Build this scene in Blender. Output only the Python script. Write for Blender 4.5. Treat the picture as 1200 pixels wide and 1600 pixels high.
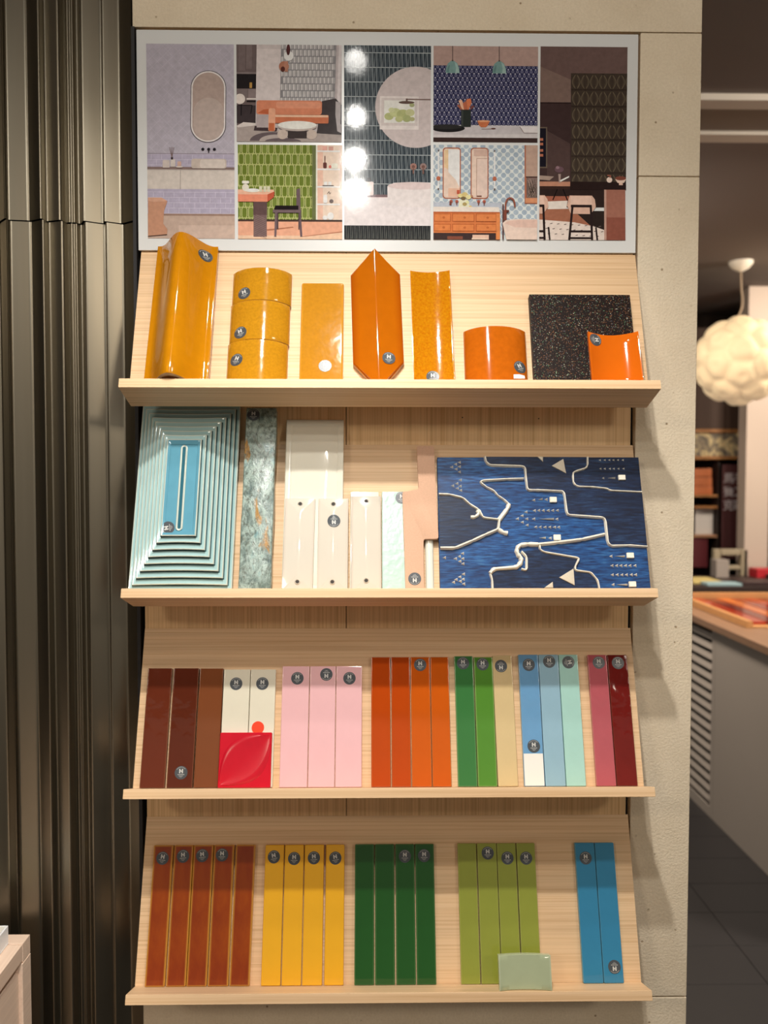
import bpy, bmesh, math, random
from mathutils import Matrix, Vector, Euler
from math import sin, cos, pi, radians as R

for o in list(bpy.data.objects): bpy.data.objects.remove(o, do_unlink=True)
S = bpy.context.scene
COL = S.collection
random.seed(4)
Z0 = 1.55                                             # eye height

# ------------------------------------------------------------------ camera
cd = bpy.data.cameras.new('camera'); cam = bpy.data.objects.new('camera', cd); COL.objects.link(cam)
cd.sensor_fit = 'VERTICAL'; cd.sensor_height = 36; cd.lens = 1336/1600*36
cd.clip_start = .05; cd.clip_end = 60
pitch, yaw, roll = .0405, .016, .0014
fw = Vector((sin(yaw)*cos(pitch), cos(yaw)*cos(pitch), -sin(pitch))); rt = Vector((cos(yaw), -sin(yaw), 0)); up = rt.cross(fw)
cr, sr = cos(roll), sin(roll)
rt2 = rt*cr - up*(-sr)*-1; up2 = up*cr + rt*sr*-1
rt2 = rt*cr + up*sr; up2 = up*cr - rt*sr
m = Matrix((rt2, up2, -fw)).transposed().to_4x4(); m.translation = Vector((-.0305, -1.4008, Z0))
cam.matrix_world = m
cd.dof.use_dof = True; cd.dof.focus_distance = 1.36; cd.dof.aperture_fstop = 3.6
S.camera = cam

# ------------------------------------------------------------------ world, lamps, exposure
w = bpy.data.worlds.new('world'); S.world = w; w.use_nodes = True
w.node_tree.nodes['Background'].inputs[0].default_value = (1, .88, .73, 1)
w.node_tree.nodes['Background'].inputs[1].default_value = .24
S.view_settings.view_transform = 'Standard'; S.view_settings.look = 'None'
S.view_settings.exposure = .22; S.view_settings.gamma = 1; S.view_settings.use_curve_mapping = False

def spot(name, loc, target, power, angle, blend, color=(1, .965, .90), radius=.028):
    l = bpy.data.lights.new(name, 'SPOT'); l.energy = power; l.spot_size = R(angle); l.spot_blend = blend
    l.color = color; l.shadow_soft_size = radius
    o = bpy.data.objects.new(name, l); COL.objects.link(o); o.location = loc
    o.rotation_euler = (Vector(target)-Vector(loc)).to_track_quat('-Z', 'Y').to_euler()
    return o
TRK = 2.65                                            # a ceiling track of spot heads running away from the wall
for (ty, tx, P, tg, ang) in ((-.62, -.085, 13, (0, 0, -.2), 68), (-.92, -.07, 64, (-.06, 0, -1.2), 106), (-1.27, -.075, 34, (-.06, 0, -.4), 98),
                             (-1.62, -.085, 9, (.0, 0, 1.9), 70), (-1.95, -.09, 20, (.08, 0, 2.2), 58)):
    spot('track_or_fill_spot', (tx, ty, TRK), tg, P, ang, 1.0)
spot('track_or_fill_spot', (.42, -1.25, TRK), (-.66, -.22, .74), 64, 19, .8)  # off-track spot added to brighten the lower-left cabinet
def panel(loc, target, power, sx, sy, color=(1, .87, .71)):   # unseen area lights, added as fill
    l = bpy.data.lights.new('added_fill_light', 'AREA'); l.shape = 'RECTANGLE'; l.energy = power; l.size = sx; l.size_y = sy; l.color = color
    o = bpy.data.objects.new('added_fill_light', l); COL.objects.link(o); o.location = loc
    o.rotation_euler = (Vector(target)-Vector(loc)).to_track_quat('-Z', 'Y').to_euler()
panel((-1.62, -2.7, 2.68), (0, 0, 1.2), 15, .45, .45); panel((1.66, -2.7, 2.68), (0, 0, 1.2), 15, .45, .45)  # fill pair added behind the camera to raise the ambient light
panel((.75, 2.6, 2.70), (1.6, 2.2, .3), 44, .4, .4); panel((2.6, .4, 2.70), (2.3, 2.6, .6), 75, .4, .4); panel((2.9, 3.0, 2.70), (2.4, 4.2, .8), 40, .4, .4)  # out-of-view fill added to brighten the counter and far shop

# ------------------------------------------------------------------ helpers
def lin(c):
    return tuple(((v/255)/12.92 if v/255 <= .04045 else ((v/255+.055)/1.055)**2.4) for v in c[:3])
def tagd(o, label=None, cat=None, group=None, kind=None):
    if label: o['label'] = label
    if cat: o['category'] = cat
    if group: o['group'] = group
    if kind: o['kind'] = kind
    return o
def link(name, me, mat=None, parent=None, mw=None, loc=None):
    if isinstance(me, bmesh.types.BMesh):
        bm = me; me = bpy.data.meshes.new(name); bm.to_mesh(me); bm.free()
    o = bpy.data.objects.new(name, me); COL.objects.link(o)
    if mat is not None and me is not None and not me.materials:
        me.materials.append(mat)
    if parent is not None: o.parent = parent
    if mw is not None: o.matrix_basis = mw
    if loc is not None: o.location = loc
    return o
def empty(name, mw=None, loc=None, parent=None):
    return link(name, None, None, parent, mw, loc)
def smooth(me, ang=35):
    me.shade_smooth(); me.set_sharp_from_angle(angle=R(ang)); return me
def box_bm(x0, x1, y0, y1, z0, z1, bev=0, seg=2, bm=None):
    b = bmesh.new()
    vs = [b.verts.new(p) for p in ((x0,y0,z0),(x1,y0,z0),(x1,y1,z0),(x0,y1,z0),(x0,y0,z1),(x1,y0,z1),(x1,y1,z1),(x0,y1,z1))]
    for f in ((3,2,1,0),(4,5,6,7),(0,1,5,4),(1,2,6,5),(2,3,7,6),(3,0,4,7)): b.faces.new([vs[i] for i in f])
    if bev: bmesh.ops.bevel(b, geom=b.edges[:], offset=bev, segments=seg, profile=.5, affect='EDGES')
    if bm is None: return b
    me = bpy.data.meshes.new('t'); b.to_mesh(me); b.free(); bm.from_mesh(me); bpy.data.meshes.remove(me); return bm
def flatn(me):
    """keep the big faces flat: every vertex takes the normal of its largest face"""
    best = {}
    for p in me.polygons:
        for i in p.vertices:
            if p.area > best.get(i, (0,))[0]: best[i] = (p.area, p.normal.copy())
    me.normals_split_custom_set_from_vertices([best[i][1] if i in best else (0, 0, 1) for i in range(len(me.vertices))])
def box_me(name, x0, x1, y0, y1, z0, z1, bev=0, seg=2):
    b = box_bm(x0, x1, y0, y1, z0, z1, bev, seg); me = bpy.data.meshes.new(name); b.to_mesh(me); b.free()
    if bev: smooth(me, 50); flatn(me)
    return me
def box(name, x0, x1, y0, y1, z0, z1, mat, parent=None, bev=0, seg=2):
    return link(name, box_me(name, x0, x1, y0, y1, z0, z1, bev, seg), mat, parent)
def me_from(name, v, f, sm=None):
    me = bpy.data.meshes.new(name); me.from_pydata(v, [], f); me.update()
    if sm: smooth(me, sm)
    return me
def fixn(me):
    b = bmesh.new(); b.from_mesh(me); bmesh.ops.recalc_face_normals(b, faces=b.faces); b.to_mesh(me); b.free(); return me
def prism(name, pts, z0, z1, bev=0, seg=2):
    """extrude a flat outline (x, y) from z0 to z1"""
    b = bmesh.new()
    lo = [b.verts.new((x, y, z0)) for x, y in pts]; hi = [b.verts.new((x, y, z1)) for x, y in pts]
    n = len(pts); ft = b.faces.new(hi); b.faces.new(lo[::-1])
    for i in range(n): b.faces.new((lo[i], lo[(i+1) % n], hi[(i+1) % n], hi[i]))
    bmesh.ops.recalc_face_normals(b, faces=b.faces)
    if bev: bmesh.ops.bevel(b, geom=list(ft.edges), offset=bev, segments=seg, profile=.5, affect='EDGES')
    bmesh.ops.triangulate(b, faces=[f for f in b.faces if len(f.verts) > 4])
    me = bpy.data.meshes.new(name); b.to_mesh(me); b.free(); smooth(me, 40); return me

# ------------------------------------------------------------------ materials
class N:
    def __init__(s, name):
        s.m = bpy.data.materials.new(name); s.m.use_nodes = True; s.t = s.m.node_tree; s.n = s.t.nodes
        s.b = s.n['Principled BSDF']; s.out = s.n['Material Output']
    def add(s, typ, **kw):
        n = s.n.new(typ)
        for k, v in kw.items():
            if k in n.inputs.keys() if isinstance(k, str) and ' ' in k else False: n.inputs[k].default_value = v
            else: setattr(n, k, v)
        return n
    def l(s, a, b): s.t.links.new(a, b)
    def coord(s, which='Object', scale=(1, 1, 1), rot=(0, 0, 0)):
        tc = s.n.new('ShaderNodeTexCoord'); mp = s.n.new('ShaderNodeMapping'); mp.inputs['Scale'].default_value = scale
        mp.inputs['Rotation'].default_value = rot
        s.l(tc.outputs[which], mp.inputs[0]); return mp.outputs[0]
    def noise(s, vec, scale, detail=3, rough=.5, dist=0):
        n = s.n.new('ShaderNodeTexNoise'); n.inputs['Scale'].default_value = scale; n.inputs['Detail'].default_value = detail
        n.inputs['Roughness'].default_value = rough; n.inputs['Distortion'].default_value = dist
        s.l(vec, n.inputs['Vector']); return n.outputs['Fac']
    def ramp(s, fac, stops):
        r = s.n.new('ShaderNodeValToRGB'); e = r.color_ramp.elements
        while len(e) < len(stops): e.new(.5)
        for el, (p, c) in zip(e, stops): el.position = p; el.color = (*c, 1)
        s.l(fac, r.inputs[0]); return r.outputs[0]
    def mix(s, fac, a, b, mode='MIX'):
        x = s.n.new('ShaderNodeMix'); x.data_type = 'RGBA'; x.blend_type = mode
        for sock, v in ((x.inputs[0], fac), (x.inputs[6], a), (x.inputs[7], b)):
            if hasattr(v, 'is_output'): s.l(v, sock)
            elif isinstance(v, (int, float)): sock.default_value = v
            else: sock.default_value = (*v, 1)
        return x.outputs[2]
    def mrange(s, v, a, b, c=0, d=1):
        x = s.n.new('ShaderNodeMapRange'); s.l(v, x.inputs[0])
        for i, q in enumerate((a, b, c, d)): x.inputs[i+1].default_value = q
        return x.outputs[0]
    def math(s, op, a, b=0):
        x = s.n.new('ShaderNodeMath'); x.operation = op
        for i, v in enumerate((a, b)):
            if hasattr(v, 'is_output'): s.l(v, x.inputs[i])
            else: x.inputs[i].default_value = v
        return x.outputs[0]
    def bump(s, h, strength, dist=.001):
        x = s.n.new('ShaderNodeBump'); x.inputs['Strength'].default_value = strength; x.inputs['Distance'].default_value = dist
        s.l(h, x.inputs['Height']); s.l(x.outputs[0], s.b.inputs['Normal']); return x
    def base(s, c):
        if hasattr(c, 'is_output'): s.l(c, s.b.inputs['Base Color'])
        else: s.b.inputs['Base Color'].default_value = (*c, 1)
    def set(s, **kw):
        mp = dict(rough='Roughness', metal='Metallic', spec='Specular IOR Level', coat='Coat Weight', coatr='Coat Roughness', ior='IOR', emit='Emission Strength', trans='Transmission Weight')
        for k, v in kw.items(): s.b.inputs[mp[k]].default_value = v
        return s.m

def plain(name, c, rough=.5, metal=0, spec=.5, var=0, scale=30, bump=0):
    n = N(name); c = lin(c)
    if var:
        f = n.noise(n.coord(), scale, 4)
        n.base(n.mix(f, tuple(v*(1-var) for v in c), tuple(min(1, v*(1+var)) for v in c)))
        if bump: n.bump(f, bump)
    else: n.base(c)
    return n.set(rough=rough, metal=metal, spec=spec)

def oak(name, axis, c1, c2, rough=.5):
    n = N(name)
    sc = {'x': (2.2, 300, 300), 'z': (300, 300, 2.2), 'y': (300, 2.2, 300)}[axis]
    f = n.noise(n.coord('Object', sc), 1.0, 4, .6, .05)
    g = n.noise(n.coord('Object', tuple(v*.25 for v in sc)), 1.0, 3, .6, .3)
    a = n.ramp(f, [(.28, lin(c2)), (.55, lin(c1)), (.85, lin(tuple(min(255, v+6) for v in c1)))])
    k = n.mrange(g, .35, .7, .95, 1.03)
    x = n.n.new('ShaderNodeVectorMath'); x.operation = 'SCALE'; n.l(a, x.inputs[0]); n.l(k, x.inputs['Scale'])
    n.base(x.outputs[0]); n.bump(f, .1, .0004)
    return n.set(rough=rough, spec=.35)

M = {}
M['oak_x'] = oak('oak_horizontal', 'x', (233, 198, 157), (212, 172, 127))
M['oak_z'] = oak('oak_vertical', 'z', (244, 206, 156), (218, 174, 122))
M['oak_y'] = oak('pale_wood_y', 'y', (236, 208, 186), (228, 198, 174))
M['oak_pale'] = oak('pale_wood_x', 'x', (236, 208, 186), (228, 198, 174))
def stone():
    n = N('limestone'); v = n.coord('Object')
    a = n.noise(v, 9, 5, .6); b = n.noise(v, 260, 3, .6)
    vo = n.n.new('ShaderNodeTexVoronoi'); vo.inputs['Scale'].default_value = 46; n.l(v, vo.inputs['Vector'])
    sp = n.mrange(vo.outputs['Distance'], .05, .11, 0, 1)
    pick = n.mrange(n.noise(v, 37, 1), .52, .6, 0, 1)
    spm = n.math('MAXIMUM', sp, n.math('SUBTRACT', 1, pick))
    col = n.ramp(a, [(.3, lin((230, 214, 188))), (.7, lin((242, 228, 204)))])
    col = n.mix(n.mrange(b, .3, .7, 0, .38), col, lin((208, 191, 164)))
    col = n.mix(spm, lin((160, 138, 110)), col)
    n.base(col)
    h = n.math('ADD', n.math('MULTIPLY', b, 1.0), n.math('MULTIPLY', spm, .5))
    n.bump(h, .7, .0018)
    return n.set(rough=.85, spec=.2)
M['stone'] = stone()
M['black'] = plain('black_gap', (26, 25, 28), .6)
def bronze():
    n = N('bronze_sheet'); f = n.noise(n.coord('Object', (60, 60, 1.5)), 1, 3)
    n.base(n.mix(f, (.235, .208, .158), (.26, .232, .18)))
    n.l(n.mrange(f, .3, .7, .33, .36), n.b.inputs['Roughness'])
    return n.set(metal=1)
M['bronze'] = bronze()
M['white_laminate'] = plain('white_laminate', (222, 224, 224), .22)

def glaze(name, c, edge=None, ew=.12, var=.12, vs=60, rough=.06, bs=18, bst=.12, mott=None, stretch=(1, 1, 1), bd=.002, ey=None):
    """a fired glaze: colour c, thinner lighter glaze at the edges, slow waviness"""
    n = N(name); c = lin(c) if max(c) > 1 else c
    v = n.coord('Object', stretch)
    f = n.noise(v, vs, 3, .55)
    col = n.mix(f, tuple(x*(1-var) for x in c), tuple(min(1, x*(1+var)) for x in c))
    if mott:
        g = n.noise(v, mott[1], 4, .6, .3); col = n.mix(n.mrange(g, mott[2], mott[3]), col, lin(mott[0]))
    if edge:
        tc = n.n.new('ShaderNodeTexCoord'); sp = n.n.new('ShaderNodeSeparateXYZ'); n.l(tc.outputs['Generated'], sp.inputs[0])
        ax = n.math('ABSOLUTE', n.math('SUBTRACT', sp.outputs[0], .5)); ay = n.math('ABSOLUTE', n.math('SUBTRACT', sp.outputs[1], .5))
        mx = n.math('MAXIMUM', n.mrange(ax, .5-ew, .5), n.mrange(ay, .5-(ey or ew*.12), .5))
        col = n.mix(n.math('POWER', mx, 1.3), col, lin(edge))
    n.base(col)
    h = n.noise(n.coord('Object'), bs, 2, .4)
    n.bump(h, bst, bd)
    return n.set(rough=rough, spec=.5)

def speck():
    n = N('speckled_black_glaze'); v = n.coord('Object')
    vo = n.n.new('ShaderNodeTexVoronoi'); vo.inputs['Scale'].default_value = 620; n.l(v, vo.inputs['Vector'])
    sp = n.n.new('ShaderNodeSeparateColor'); n.l(vo.outputs['Color'], sp.inputs[0])
    on = n.mrange(sp.outputs[0], .58, .70); core = n.mrange(vo.outputs['Distance'], .5, .25)
    k = n.math('MULTIPLY', on, core)
    tint = n.ramp(sp.outputs[1], [(0, lin((104, 56, 32))), (.5, lin((150, 106, 70))), (.74, lin((110, 112, 124))), (.9, lin((110, 165, 110))), (1, lin((240, 235, 220)))])
    col = n.mix(k, lin((26, 15, 12)), tint); n.base(col)
    n.bump(n.math('SUBTRACT', 1, vo.outputs['Distance']), .35, .0006)
    return n.set(rough=.5, spec=.18)
def mottle():
    n = N('mottled_reactive_glaze'); v = n.coord('Object', (1, .55, 1))
    a = n.noise(v, 70, 6, .7, .5); b = n.noise(n.coord('Object', (1.6, .55, 1)), 22, 4, .6, .8); c = n.noise(v, 260, 4, .7)
    col = n.ramp(a, [(.3, lin((74, 92, 92))), (.44, lin((122, 140, 134))), (.56, lin((166, 184, 176))), (.72, lin((120, 156, 158)))])
    col = n.mix(n.mrange(b, .60, .68, 0, .9), col, lin((178, 128, 52)))
    col = n.mix(n.mrange(c, .5, .64, 0, .7), col, lin((78, 80, 70)))
    col = n.mix(n.mrange(b, .36, .28, 0, .8), col, lin((88, 80, 60)))
    n.base(col); n.bump(a, .5, .003)
    return n.set(rough=.18)
def deepblue(name, c1, c2, c3):
    n = N(name); f = n.noise(n.coord('Object', (45, 320, 90)), 1, 4, .6); g = n.noise(n.coord('Object', (10, 22, 10)), 1, 3)
    col = n.ramp(f, [(.36, lin(c2)), (.56, lin(c1)), (.78, lin(c3))])
    col = n.mix(n.mrange(g, .35, .68, 0, .6), col, lin(c2)); n.base(col)
    n.bump(f, .4, .0006); return n.set(rough=.42, spec=.3)
M['speck'] = speck(); M['mottle'] = mottle()
M['relief_blue'] = deepblue('brushed_blue_glaze', (28, 84, 146), (14, 40, 84), (70, 128, 174))
M['relief_navy'] = deepblue('brushed_navy_glaze', (24, 46, 82), (12, 22, 46), (44, 78, 116))
M['relief_cream'] = plain('cream_relief_glaze', (244, 238, 222), .25, var=.08, scale=200)
M['relief_shade'] = plain('ridge_grey', (120, 118, 108), .3)
M['amber'] = glaze('amber_glaze', (192, 124, 12), None, var=.10, vs=90, bs=14, bst=.06)
M['amber_crackle'] = glaze('amber_crackle_glaze', (188, 131, 26), None, var=.28, vs=260, bs=90, bst=.10, rough=.08)
M['amber_flat'] = glaze('amber_flat_glaze', (190, 129, 30), (226, 160, 60), .06, var=.18, vs=180, bs=60, bst=.10)
M['amber_deep'] = glaze('deep_amber_glaze', (180, 95, 8), (160, 74, 8), .16, var=.10, vs=60, bs=10, bst=.05, ey=.05)
M['amber_conc'] = glaze('amber_pooled_glaze', (196, 128, 14), None, var=.2, vs=220, mott=((182, 100, 8), 300, .40, .70), bs=60, bst=.10)
M['amber_short'] = glaze('orange_amber_glaze', (186, 94, 16), None, var=.22, vs=110, bs=30, bst=.08)
M['orange'] = glaze('orange_glaze', (216, 104, 18), None, var=.05, vs=40, bs=20, bst=.06)
M['biscuit'] = plain('raw_biscuit_clay', (196, 172, 148), .85, var=.08, scale=200)
M['teal_pale'] = glaze('pale_teal_glaze', (168, 202, 202), None, var=.08, vs=40, bs=12, bst=.08, rough=.1)
M['teal_rim'] = glaze('thin_rim_glaze', (206, 214, 202), None, var=.06, vs=40, bs=12, bst=.05, rough=.12)
M['teal_pool_shade'] = glaze('pooled_shaded_teal_glaze', (70, 104, 110), None, var=.1, vs=40, rough=.1)  # pooled glaze plus crevice shade painted into the colour
M['teal_mid'] = glaze('turquoise_glaze', (98, 158, 180), (120, 176, 192), .06, var=.07, vs=50, bs=12, bst=.08, rough=.1)
M['pale_grey'] = glaze('pale_grey_glaze', (216, 208, 194), (208, 196, 182), .1, var=.03, vs=30, bs=9, bst=.05, rough=.05)
M['cream_white'] = glaze('cream_white_glaze', (236, 231, 214), None, var=.03, vs=30, bs=9, bst=.05, rough=.06)
M['mint_crackle'] = glaze('mint_crackle_glaze', (184, 212, 202), None, var=.06, vs=160, bs=120, bst=.25, rough=.25, stretch=(.4, 2, 1))
M['cork'] = plain('pinkish_fibreboard', (214, 172, 144), .8, var=.10, scale=420, bump=.15)
M['chalk'] = plain('chalk_white_glaze', (226, 226, 214), .2)
M['hole'] = plain('dark_hole', (52, 46, 42), .7)
M['sticker'] = plain('sticker_charcoal', (72, 78, 84), .32)
M['sticker_print'] = plain('sticker_pale_print', (206, 206, 202), .4)
M['red_dot'] = plain('red_orange_sticker', (240, 62, 16), .45)
M['paper'] = plain('white_paper', (240, 238, 232), .6)

# ------------------------------------------------------------------ the shelves' slope
T = .3297; TD = .0541; TT = .0144; HW = .40
ZT = (.3635, .0546, -.2471, -.5607); LB = (.2494, .2506, .2510, .2525)
def frame(k):
    o = Vector((0, -LB[k]*sin(T), Z0+ZT[k]-LB[k]*cos(T)))
    return Matrix.Translation(o) @ Matrix.Rotation(pi/2-T, 4, 'X')        # local x right, y up the board, z out of it
F = [frame(k) for k in range(4)]

# ------------------------------------------------------------------ setting: display wall
wb = tagd(empty('wall_back'), kind='structure')
def slabx(name, x0, x1, z0, z1, y0, y1, mat, parent, bev=.0015):
    return box(name, x0, x1, y0, y1, z0, z1, mat, parent, bev)
ZS = Z0
slabx('stone_block', -.411, .504, ZS+.7180, ZS+1.25, 0, .30, M['stone'], wb)
slabx('stone_block', .4045, .504, ZS+.4890, ZS+.7165, 0, .30, M['stone'], wb)
slabx('stone_block', .4045, .504, ZS-.8745, ZS+.4882, 0, .30, M['stone'], wb)
slabx('stone_block', -.411, .504, 0.0, ZS-.8765, 0, .30, M['stone'], wb)
slabx('stone_block', -.411, .4035, ZS-.8750, ZS-.842, 0.0, .30, M['stone'], wb)
slabx('gap_backing', -.411, .4035, ZS-.841, ZS+.7170, .016, .05, M['black'], wb, 0)
slabx('wood_panel', -.4000, -.0705, ZS-.838, ZS+.7120, 0.0005, .0155, M['oak_z'], wb, .0006)
slabx('wood_panel', -.0695, .3965, ZS-.838, ZS+.7120, 0.0005, .0155, M['oak_z'], wb, .0006)
hole = bpy.data.meshes.new('screw_cap')
bm = bmesh.new(); bmesh.ops.create_circle(bm, cap_ends=True, segments=12, radius=.0011, matrix=Matrix.Rotation(pi/2, 4, 'X')); bm.to_mesh(hole); bm.free()
for x, z in ((-.137, .0785), (-.07, -.2115), (.245, .0965), (.12, .098)):
    link('screw_hole', hole, M['hole'], wb, loc=(x, .0002, Z0+z))

# bronze corrugated sheets on the left
wl = tagd(empty('wall_left'), kind='structure')
prof = [(0, 29), (30, 20), (50, 0), (165, 15), (172, 17), (262, 2), (274, 19), (368, 9), (382, 28), (404, 22), (418, 27), (432, 23), (450, 32), (468, 30), (495, 13), (600, 29), (606, 28), (618, 15), (705, 28), (715, 28), (800, 11)]
pp = []
for rep in (-3, -2, -1, 0):
    for (zx, d) in prof:
        if rep < 0 and zx < 50: continue
        if rep == 0 and zx <= 50 and zx < 50: continue
        pp.append((-.6255 + (zx+750*rep)*.2626*.00102, -.010 + d*.00095))
pp.sort()
def round_prof(p, r, seg=4):
    out = [p[0]]
    for i in range(1, len(p)-1):
        a, b, c = Vector(p[i-1]), Vector(p[i]), Vector(p[i+1])
        da, dc = (a-b), (c-b); ra = min(r, da.length*.45); rc = min(r, dc.length*.45)
        s, e = b+da.normalized()*ra, b+dc.normalized()*rc
        for j in range(seg+1):
            t = j/seg; q = s*(1-t)**2 + b*2*t*(1-t) + e*t*t; out.append((q.x, q.y))
    out.append(p[-1]); return out
pr = round_prof(pp, .004)
def sheet(z0, z1, dx, dy, parent):
    v = []; f = []; n = len(pr)
    for z in (z0, z1): v += [(x+dx, y+dy, z) for x, y in pr]
    for z in (z0, z1): v += [(x+dx, y+dy+.0018, z) for x, y in pr]
    for i in range(n-1):
        f.append((i, i+1, n+i+1, n+i)); f.append((2*n+i+1, 2*n+i, 3*n+i, 3*n+i+1))
        f.append((i+1, i, 2*n+i, 2*n+i+1)); f.append((n+i, n+i+1, 3*n+i+1, 3*n+i))
    f.append((n-1, 2*n+n-1, 3*n+n-1, 2*n-1)); f.append((0, n, 3*n, 2*n))
    link('metal_sheet', me_from('metal_sheet', v, f, 40), M['bronze'], parent)
sheet(Z0+.4130, Z0+1.25, -.0015, .000, wl); sheet(0, Z0+.4105, .002, -.001, wl)
box('sheet_light_block', -1.25, -.412, .03, .06, 0, Z0+1.25, M['black'], wl)  # backing added to stop light leaking through the metal sheets
tagd(box('trim_1', -.4120, -.4065, -.004, .028, Z0-.875, Z0+.7165, M['black']), kind='structure')

# floor of dark tiles, ceiling, far wall
fl = tagd(box('floor', -3.5, 6, -4, 7, -.06, -.012, plain('floor_joint', (30, 28, 28), .7)), kind='structure')
ft = glaze('dark_floor_tile', (52, 50, 52), None, var=.12, vs=5, rough=.42, bs=6, bst=.05)
tme = box_me('floor_tile', 0, .898, 0, .2135, -.012, 0, .001, 1); tme.materials.append(ft)
for j in range(17):
    for i in range(5):
        link('floor_tile', tme, None, fl, loc=(-1.51+.9*i+(0 if j % 2 else .0), .28+.2155*j, 0))
cl = tagd(box('ceiling', -3.5, 6, -4, 7, 2.757, 2.80, plain('dark_ceiling', (134, 124, 120), .8, var=.05, scale=1)), kind='structure')
for i, (a, b) in enumerate(((1.317, 1.385), (1.585, 1.657))):
    tagd(box('trim_%d' % (i+2), .3, 5.5, a, b, 2.735, 2.757, plain('white_ceiling_rail', (226, 218, 208), .5), None, .002), kind='structure')
tagd(box('trim_4', .3, 5.5, 1.386, 1.584, 2.748, 2.757, plain('grey_ceiling_strip', (150, 140, 130), .6)), kind='structure')
tagd(box('wall_added_dark', -2.4, -2.3, -4, .0, 0, 2.757, plain('added_dark_wall', (34, 28, 25), .7)), kind='structure')  # unseen dark wall, added so left-facing metal reflects dark
tagd(box('wall_far', 1.2, 6, 4.98, 5.1, 0, 2.757, plain('far_wall_brown', (66, 52, 46), .8)), kind='structure')
tagd(box('wall_right', 5.9, 6, -4, 4.98, 0, 2.757, plain('shop_wall_grey', (150, 140, 130), .8)), kind='structure')

# ------------------------------------------------------------------ printed picture board
pb = box('picture_board', -.4035, .3995, -.0045, 0, Z0+.3640, Z0+.7115, M['white_laminate'], None, .0008)
tagd(pb, 'glossy white board printed with seven pictures of tiled rooms, fixed above the top shelf', 'poster')
def print_mat():
    n = N('glossy_print'); a = n.n.new('ShaderNodeVertexColor'); a.layer_name = 'ink'
    f = n.noise(n.coord('Object'), 140, 3); k = n.mrange(f, .3, .7, .92, 1.08)
    x = n.n.new('ShaderNodeVectorMath'); x.operation = 'SCALE'; n.l(a.outputs[0], x.inputs[0]); n.l(k, x.inputs['Scale'])
    n.base(x.outputs[0]); h = n.noise(n.coord('Object'), 170, 2, .5); n.bump(h, .05, .0004)
    return n.set(rough=.06, spec=.35)
M['print'] = print_mat()
def mute(c):
    l = lin(c); g = sum(l)/3; return tuple(g+(v-g)*.86 for v in l)
class Print:
    """flat printed artwork: coloured polygons in its own drawing units, laid on a rectangle of the board"""
    def __init__(s, corners, rect):
        (s.tl, s.tr, s.bl, s.br), s.r = corners, rect; s.v = []; s.f = []; s.c = []; s.k = 0
        s.xmin = min(s.tl[0], s.bl[0]); s.ymin = min(s.tl[1], s.tr[1]); s.ymax = max(s.bl[1], s.br[1]); s.xmax = max(s.tr[0], s.br[0])
    def pt(s, x, y):
        v = (y-s.tl[1])/(s.bl[1]-s.tl[1]); xl = s.tl[0]+(s.bl[0]-s.tl[0])*v; xr = s.tr[0]+(s.br[0]-s.tr[0])*v
        u = min(1, max(0, (x-xl)/(xr-xl))); v = min(1, max(0, v)); x0, x1, z0, z1 = s.r
        return (x0+(x1-x0)*u, -.00455-s.k*.00004, z1+(z0-z1)*v)
    def poly(s, pts, c, same=False):
        if not same: s.k += 1
        i = len(s.v); q = [s.pt(*p) for p in pts]
        ar = sum(q[a][0]*q[(a+1) % len(q)][2]-q[(a+1) % len(q)][0]*q[a][2] for a in range(len(q)))
        if abs(ar) < 1e-10: return
        if ar < 0: q = q[::-1]
        s.v += q; s.f.append(tuple(range(i, i+len(q)))); s.c.append(tuple(min(.8, v*1.30) for v in mute(c)))
    def rect(s, x0, y0, x1, y1, c, same=False): s.poly([(x0, y0), (x1, y0), (x1, y1), (x0, y1)], c, same)
    def ell(s, x, y, rx, ry, c, n=28, a0=0, a1=2*pi, same=False):
        m_ = n if a1-a0 > 6.2 else n+1
        s.poly([(x+rx*cos(a0+(a1-a0)*i/n), y+ry*sin(a0+(a1-a0)*i/n)) for i in range(m_)], c, same)
    def rrect(s, x0, y0, x1, y1, r, c, n=6, same=False):
        p = []
        for cx, cy, a in ((x1-r, y0+r, -pi/2), (x1-r, y1-r, 0), (x0+r, y1-r, pi/2), (x0+r, y0+r, pi)):
            p += [(cx+r*cos(a+pi/2*i/n), cy+r*sin(a+pi/2*i/n)) for i in range(n+1)]
        s.poly(p, c, same)
    def line(s, x0, y0, x1, y1, w_, c, same=False):
        dx, dy = x1-x0, y1-y0; l_ = math.hypot(dx, dy) or 1; nx, ny = -dy/l_*w_/2, dx/l_*w_/2
        s.poly([(x0+nx, y0+ny), (x1+nx, y1+ny), (x1-nx, y1-ny), (x0-nx, y0-ny)], c, same)
    def path(s, pts, w_, c):
        s.k += 1
        for a, b in zip(pts, pts[1:]): s.line(*a, *b, w_, c, True)
    def brick(s, x0, y0, x1, y1, bw, bh, c, off=.5, w_=3):
        s.k += 1; j = 0; y = y0
        while y < y1:
            s.line(x0, y, x1, y, w_, c, True); x = x0+(bw*off if j % 2 else 0)
            while x < x1: s.line(x, y, x, min(y+bh, y1), w_, c, True); x += bw
            y += bh; j += 1
    def done(s, name, label):
        me = me_from(name, s.v, s.f); at = me.color_attributes.new('ink', 'FLOAT_COLOR', 'CORNER'); i = 0
        for p, c in zip(me.polygons, s.c):
            for li in p.loop_indices: at.data[li].color = (*c, 1)
        o = link(name, me, M['print'], pb); o['label'] = label; return o

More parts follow.
